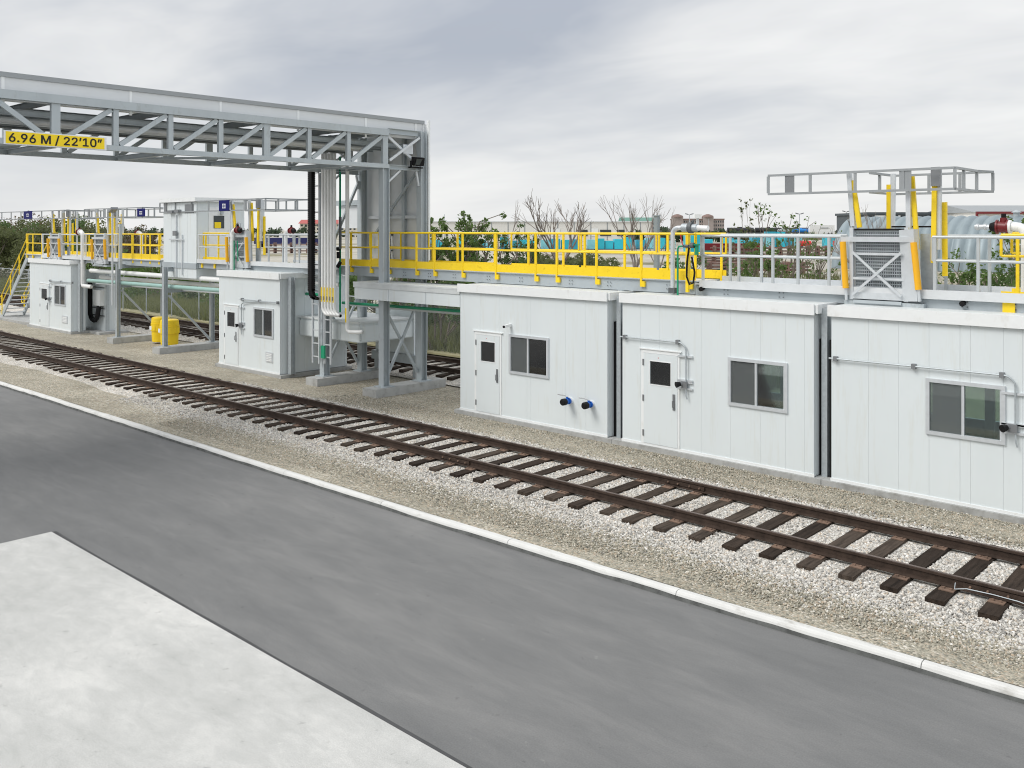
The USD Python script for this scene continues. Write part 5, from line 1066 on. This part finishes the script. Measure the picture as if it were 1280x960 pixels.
def tank_car(label, r0, r1, d, z, rad, mm, name, cat, wheels=True):
    t = thing(name, label, cat); a, b = town(r0, d), town(r1, d); zc = z + 1.0 + rad
    obj('tank', MB().tube((*a, zc), (*b, zc), rad, 14).tube((*town((r0 + r1) / 2 - .8, d), zc + rad - .1), (*town((r0 + r1) / 2 + .8, d), zc + rad - .1), .45, 8), mm, t, smooth=40)
    obj('frame', tbox(MB(), r0, r1, d - 1.1, d + 1.1, z + .75, z + 1.05), 'dark_steel', t)
    for k in (r0 + 1, r0 + 2.4, r1 - 2.4, r1 - 1): p, q = town(k, d - 1), town(k, d + 1); obj('wheel', MB().tube((*p, z + .42), (*q, z + .42), .42, 10), 'black', t)
for k, (a, lb) in enumerate(((112, 'leftmost black tank car on the far embankment'), (126.5, 'middle black tank car on the far embankment'), (141, 'rightmost black tank car on the far embankment'))): tank_car(lb, a, a + 13.5, 475, 2.45, 1.25, 'tank_black', 'tank_car', 'tank car')
tank_car('blue tanker trailer on the far embankment', 138, 146, 450, 2.45, .95, 'truck_blue', 'tanker_trailer', 'tanker'); tank_car('grey tanker left of the blue tanker on the embankment', 131.5, 137.2, 452, 2.45, .85, 'galvanised', 'tanker_trailer', 'tanker')
t = thing('box_trailer', 'white box trailer right of the blue tanker', 'trailer'); obj('body', tbox(MB(), 145.5, 157.5, 446, 448.5, 3.5, 7.1), 'pipe_white', t); obj('lower_panel', tbox(MB(), 149, 157.3, 445.9, 445.98, 2.9, 4.4), 'white_trim', t); obj('stripe', tbox(MB(), 150.5, 154.5, 445.85, 445.97, 5.5, 5.9), 'coping_grey', t)
for k in (147, 154.5, 156): p, q = town(k, 445.9), town(k, 448.4); obj('wheel', MB().tube((*p, 2.95), (*q, 2.95), .5, 10), 'black', t)
t = thing('flat_car', 'dark blue flat rail car seen left of the hanging pipes', 'rail car'); obj('deck', tbox(MB(), -72, -52, 255, 258, .9, 2.6), 'navy', t)
for k in (-70, -68, -56, -54): p, q = town(k, 255.2), town(k, 257.8); obj('wheel', MB().tube((*p, .45), (*q, .45), .45, 10), 'black', t)
t = thing('van', 'white van parked far away left of the hanging pipes', 'van'); p = (-100, 400)
obj('body', tbox(MB(), -102, -96, 400, 402.2, .5, 3.2), 'pipe_white', t); obj('window', tbox(MB(), -97.5, -96.3, 399.9, 399.98, 1.9, 2.8), 'window_dark', t); obj('window', tbox(MB(), -100.5, -99, 399.9, 399.98, 1.9, 2.8), 'window_dark', t)
for k in (-101, -97): a, b = town(k, 399.9), town(k, 402.1); obj('wheel', MB().tube((*a, .4), (*b, .4), .4, 10), 'black', t)
t = thing('rail_car', 'maroon and green open wagon behind the silver railing', 'rail car'); obj('side', tbox(MB(), 36, 47, 172, 174.5, 1.0, 2.3), 'maroon', t); obj('sill', tbox(MB(), 36, 47, 171.9, 174.6, .55, .95), 'green_roof', t)
for k in (37.5, 39, 44, 45.5): p, q = town(k, 172.1), town(k, 174.4); obj('wheel', MB().tube((*p, .4), (*q, .4), .4, 10), 'black', t)
# far lamp posts
def far_lamp(label, r, d, h, arms=True):
    t = thing('street_lamp', label, 'lamp post'); p = town(r, d); obj('pole', MB().tube((*p, 0), (*p, h), .14, 6), 'galvanised', t)
    if arms:
        for k in (-1.1, 1.1): q = town(r + k * 1.4, d); obj('lamp_head', MB().bar((*town(r + k * .3, d), h - .1), (*q, h + .25), .3, .35), 'hinge_grey', t)
far_lamp('double-headed far lamp post above the blue tanker', 107, 340, 10.8); far_lamp('double-headed far lamp post left of the arched hut', 131, 358, 12.0); far_lamp('double-headed far lamp post in front of the hotel', 66, 340, 10.6)
far_lamp('thin far pole above the warehouse roof at left', -31, 420, 12, False); far_lamp('thin far pole right of the black tank cars', 112, 520, 11, False)
for k in (-26, -8): p = town(k + 60, 430); 
t = thing('water_tower', 'pale square water tower in front of the far hotel', 'tower'); obj('tank', tbox(MB(), 120, 124.5, 600, 604, 12.5, 15), 'white_trim', t); obj('leg', tbox(MB(), 121.5, 123, 601, 603, 0, 12.4), 'aluminium', t)
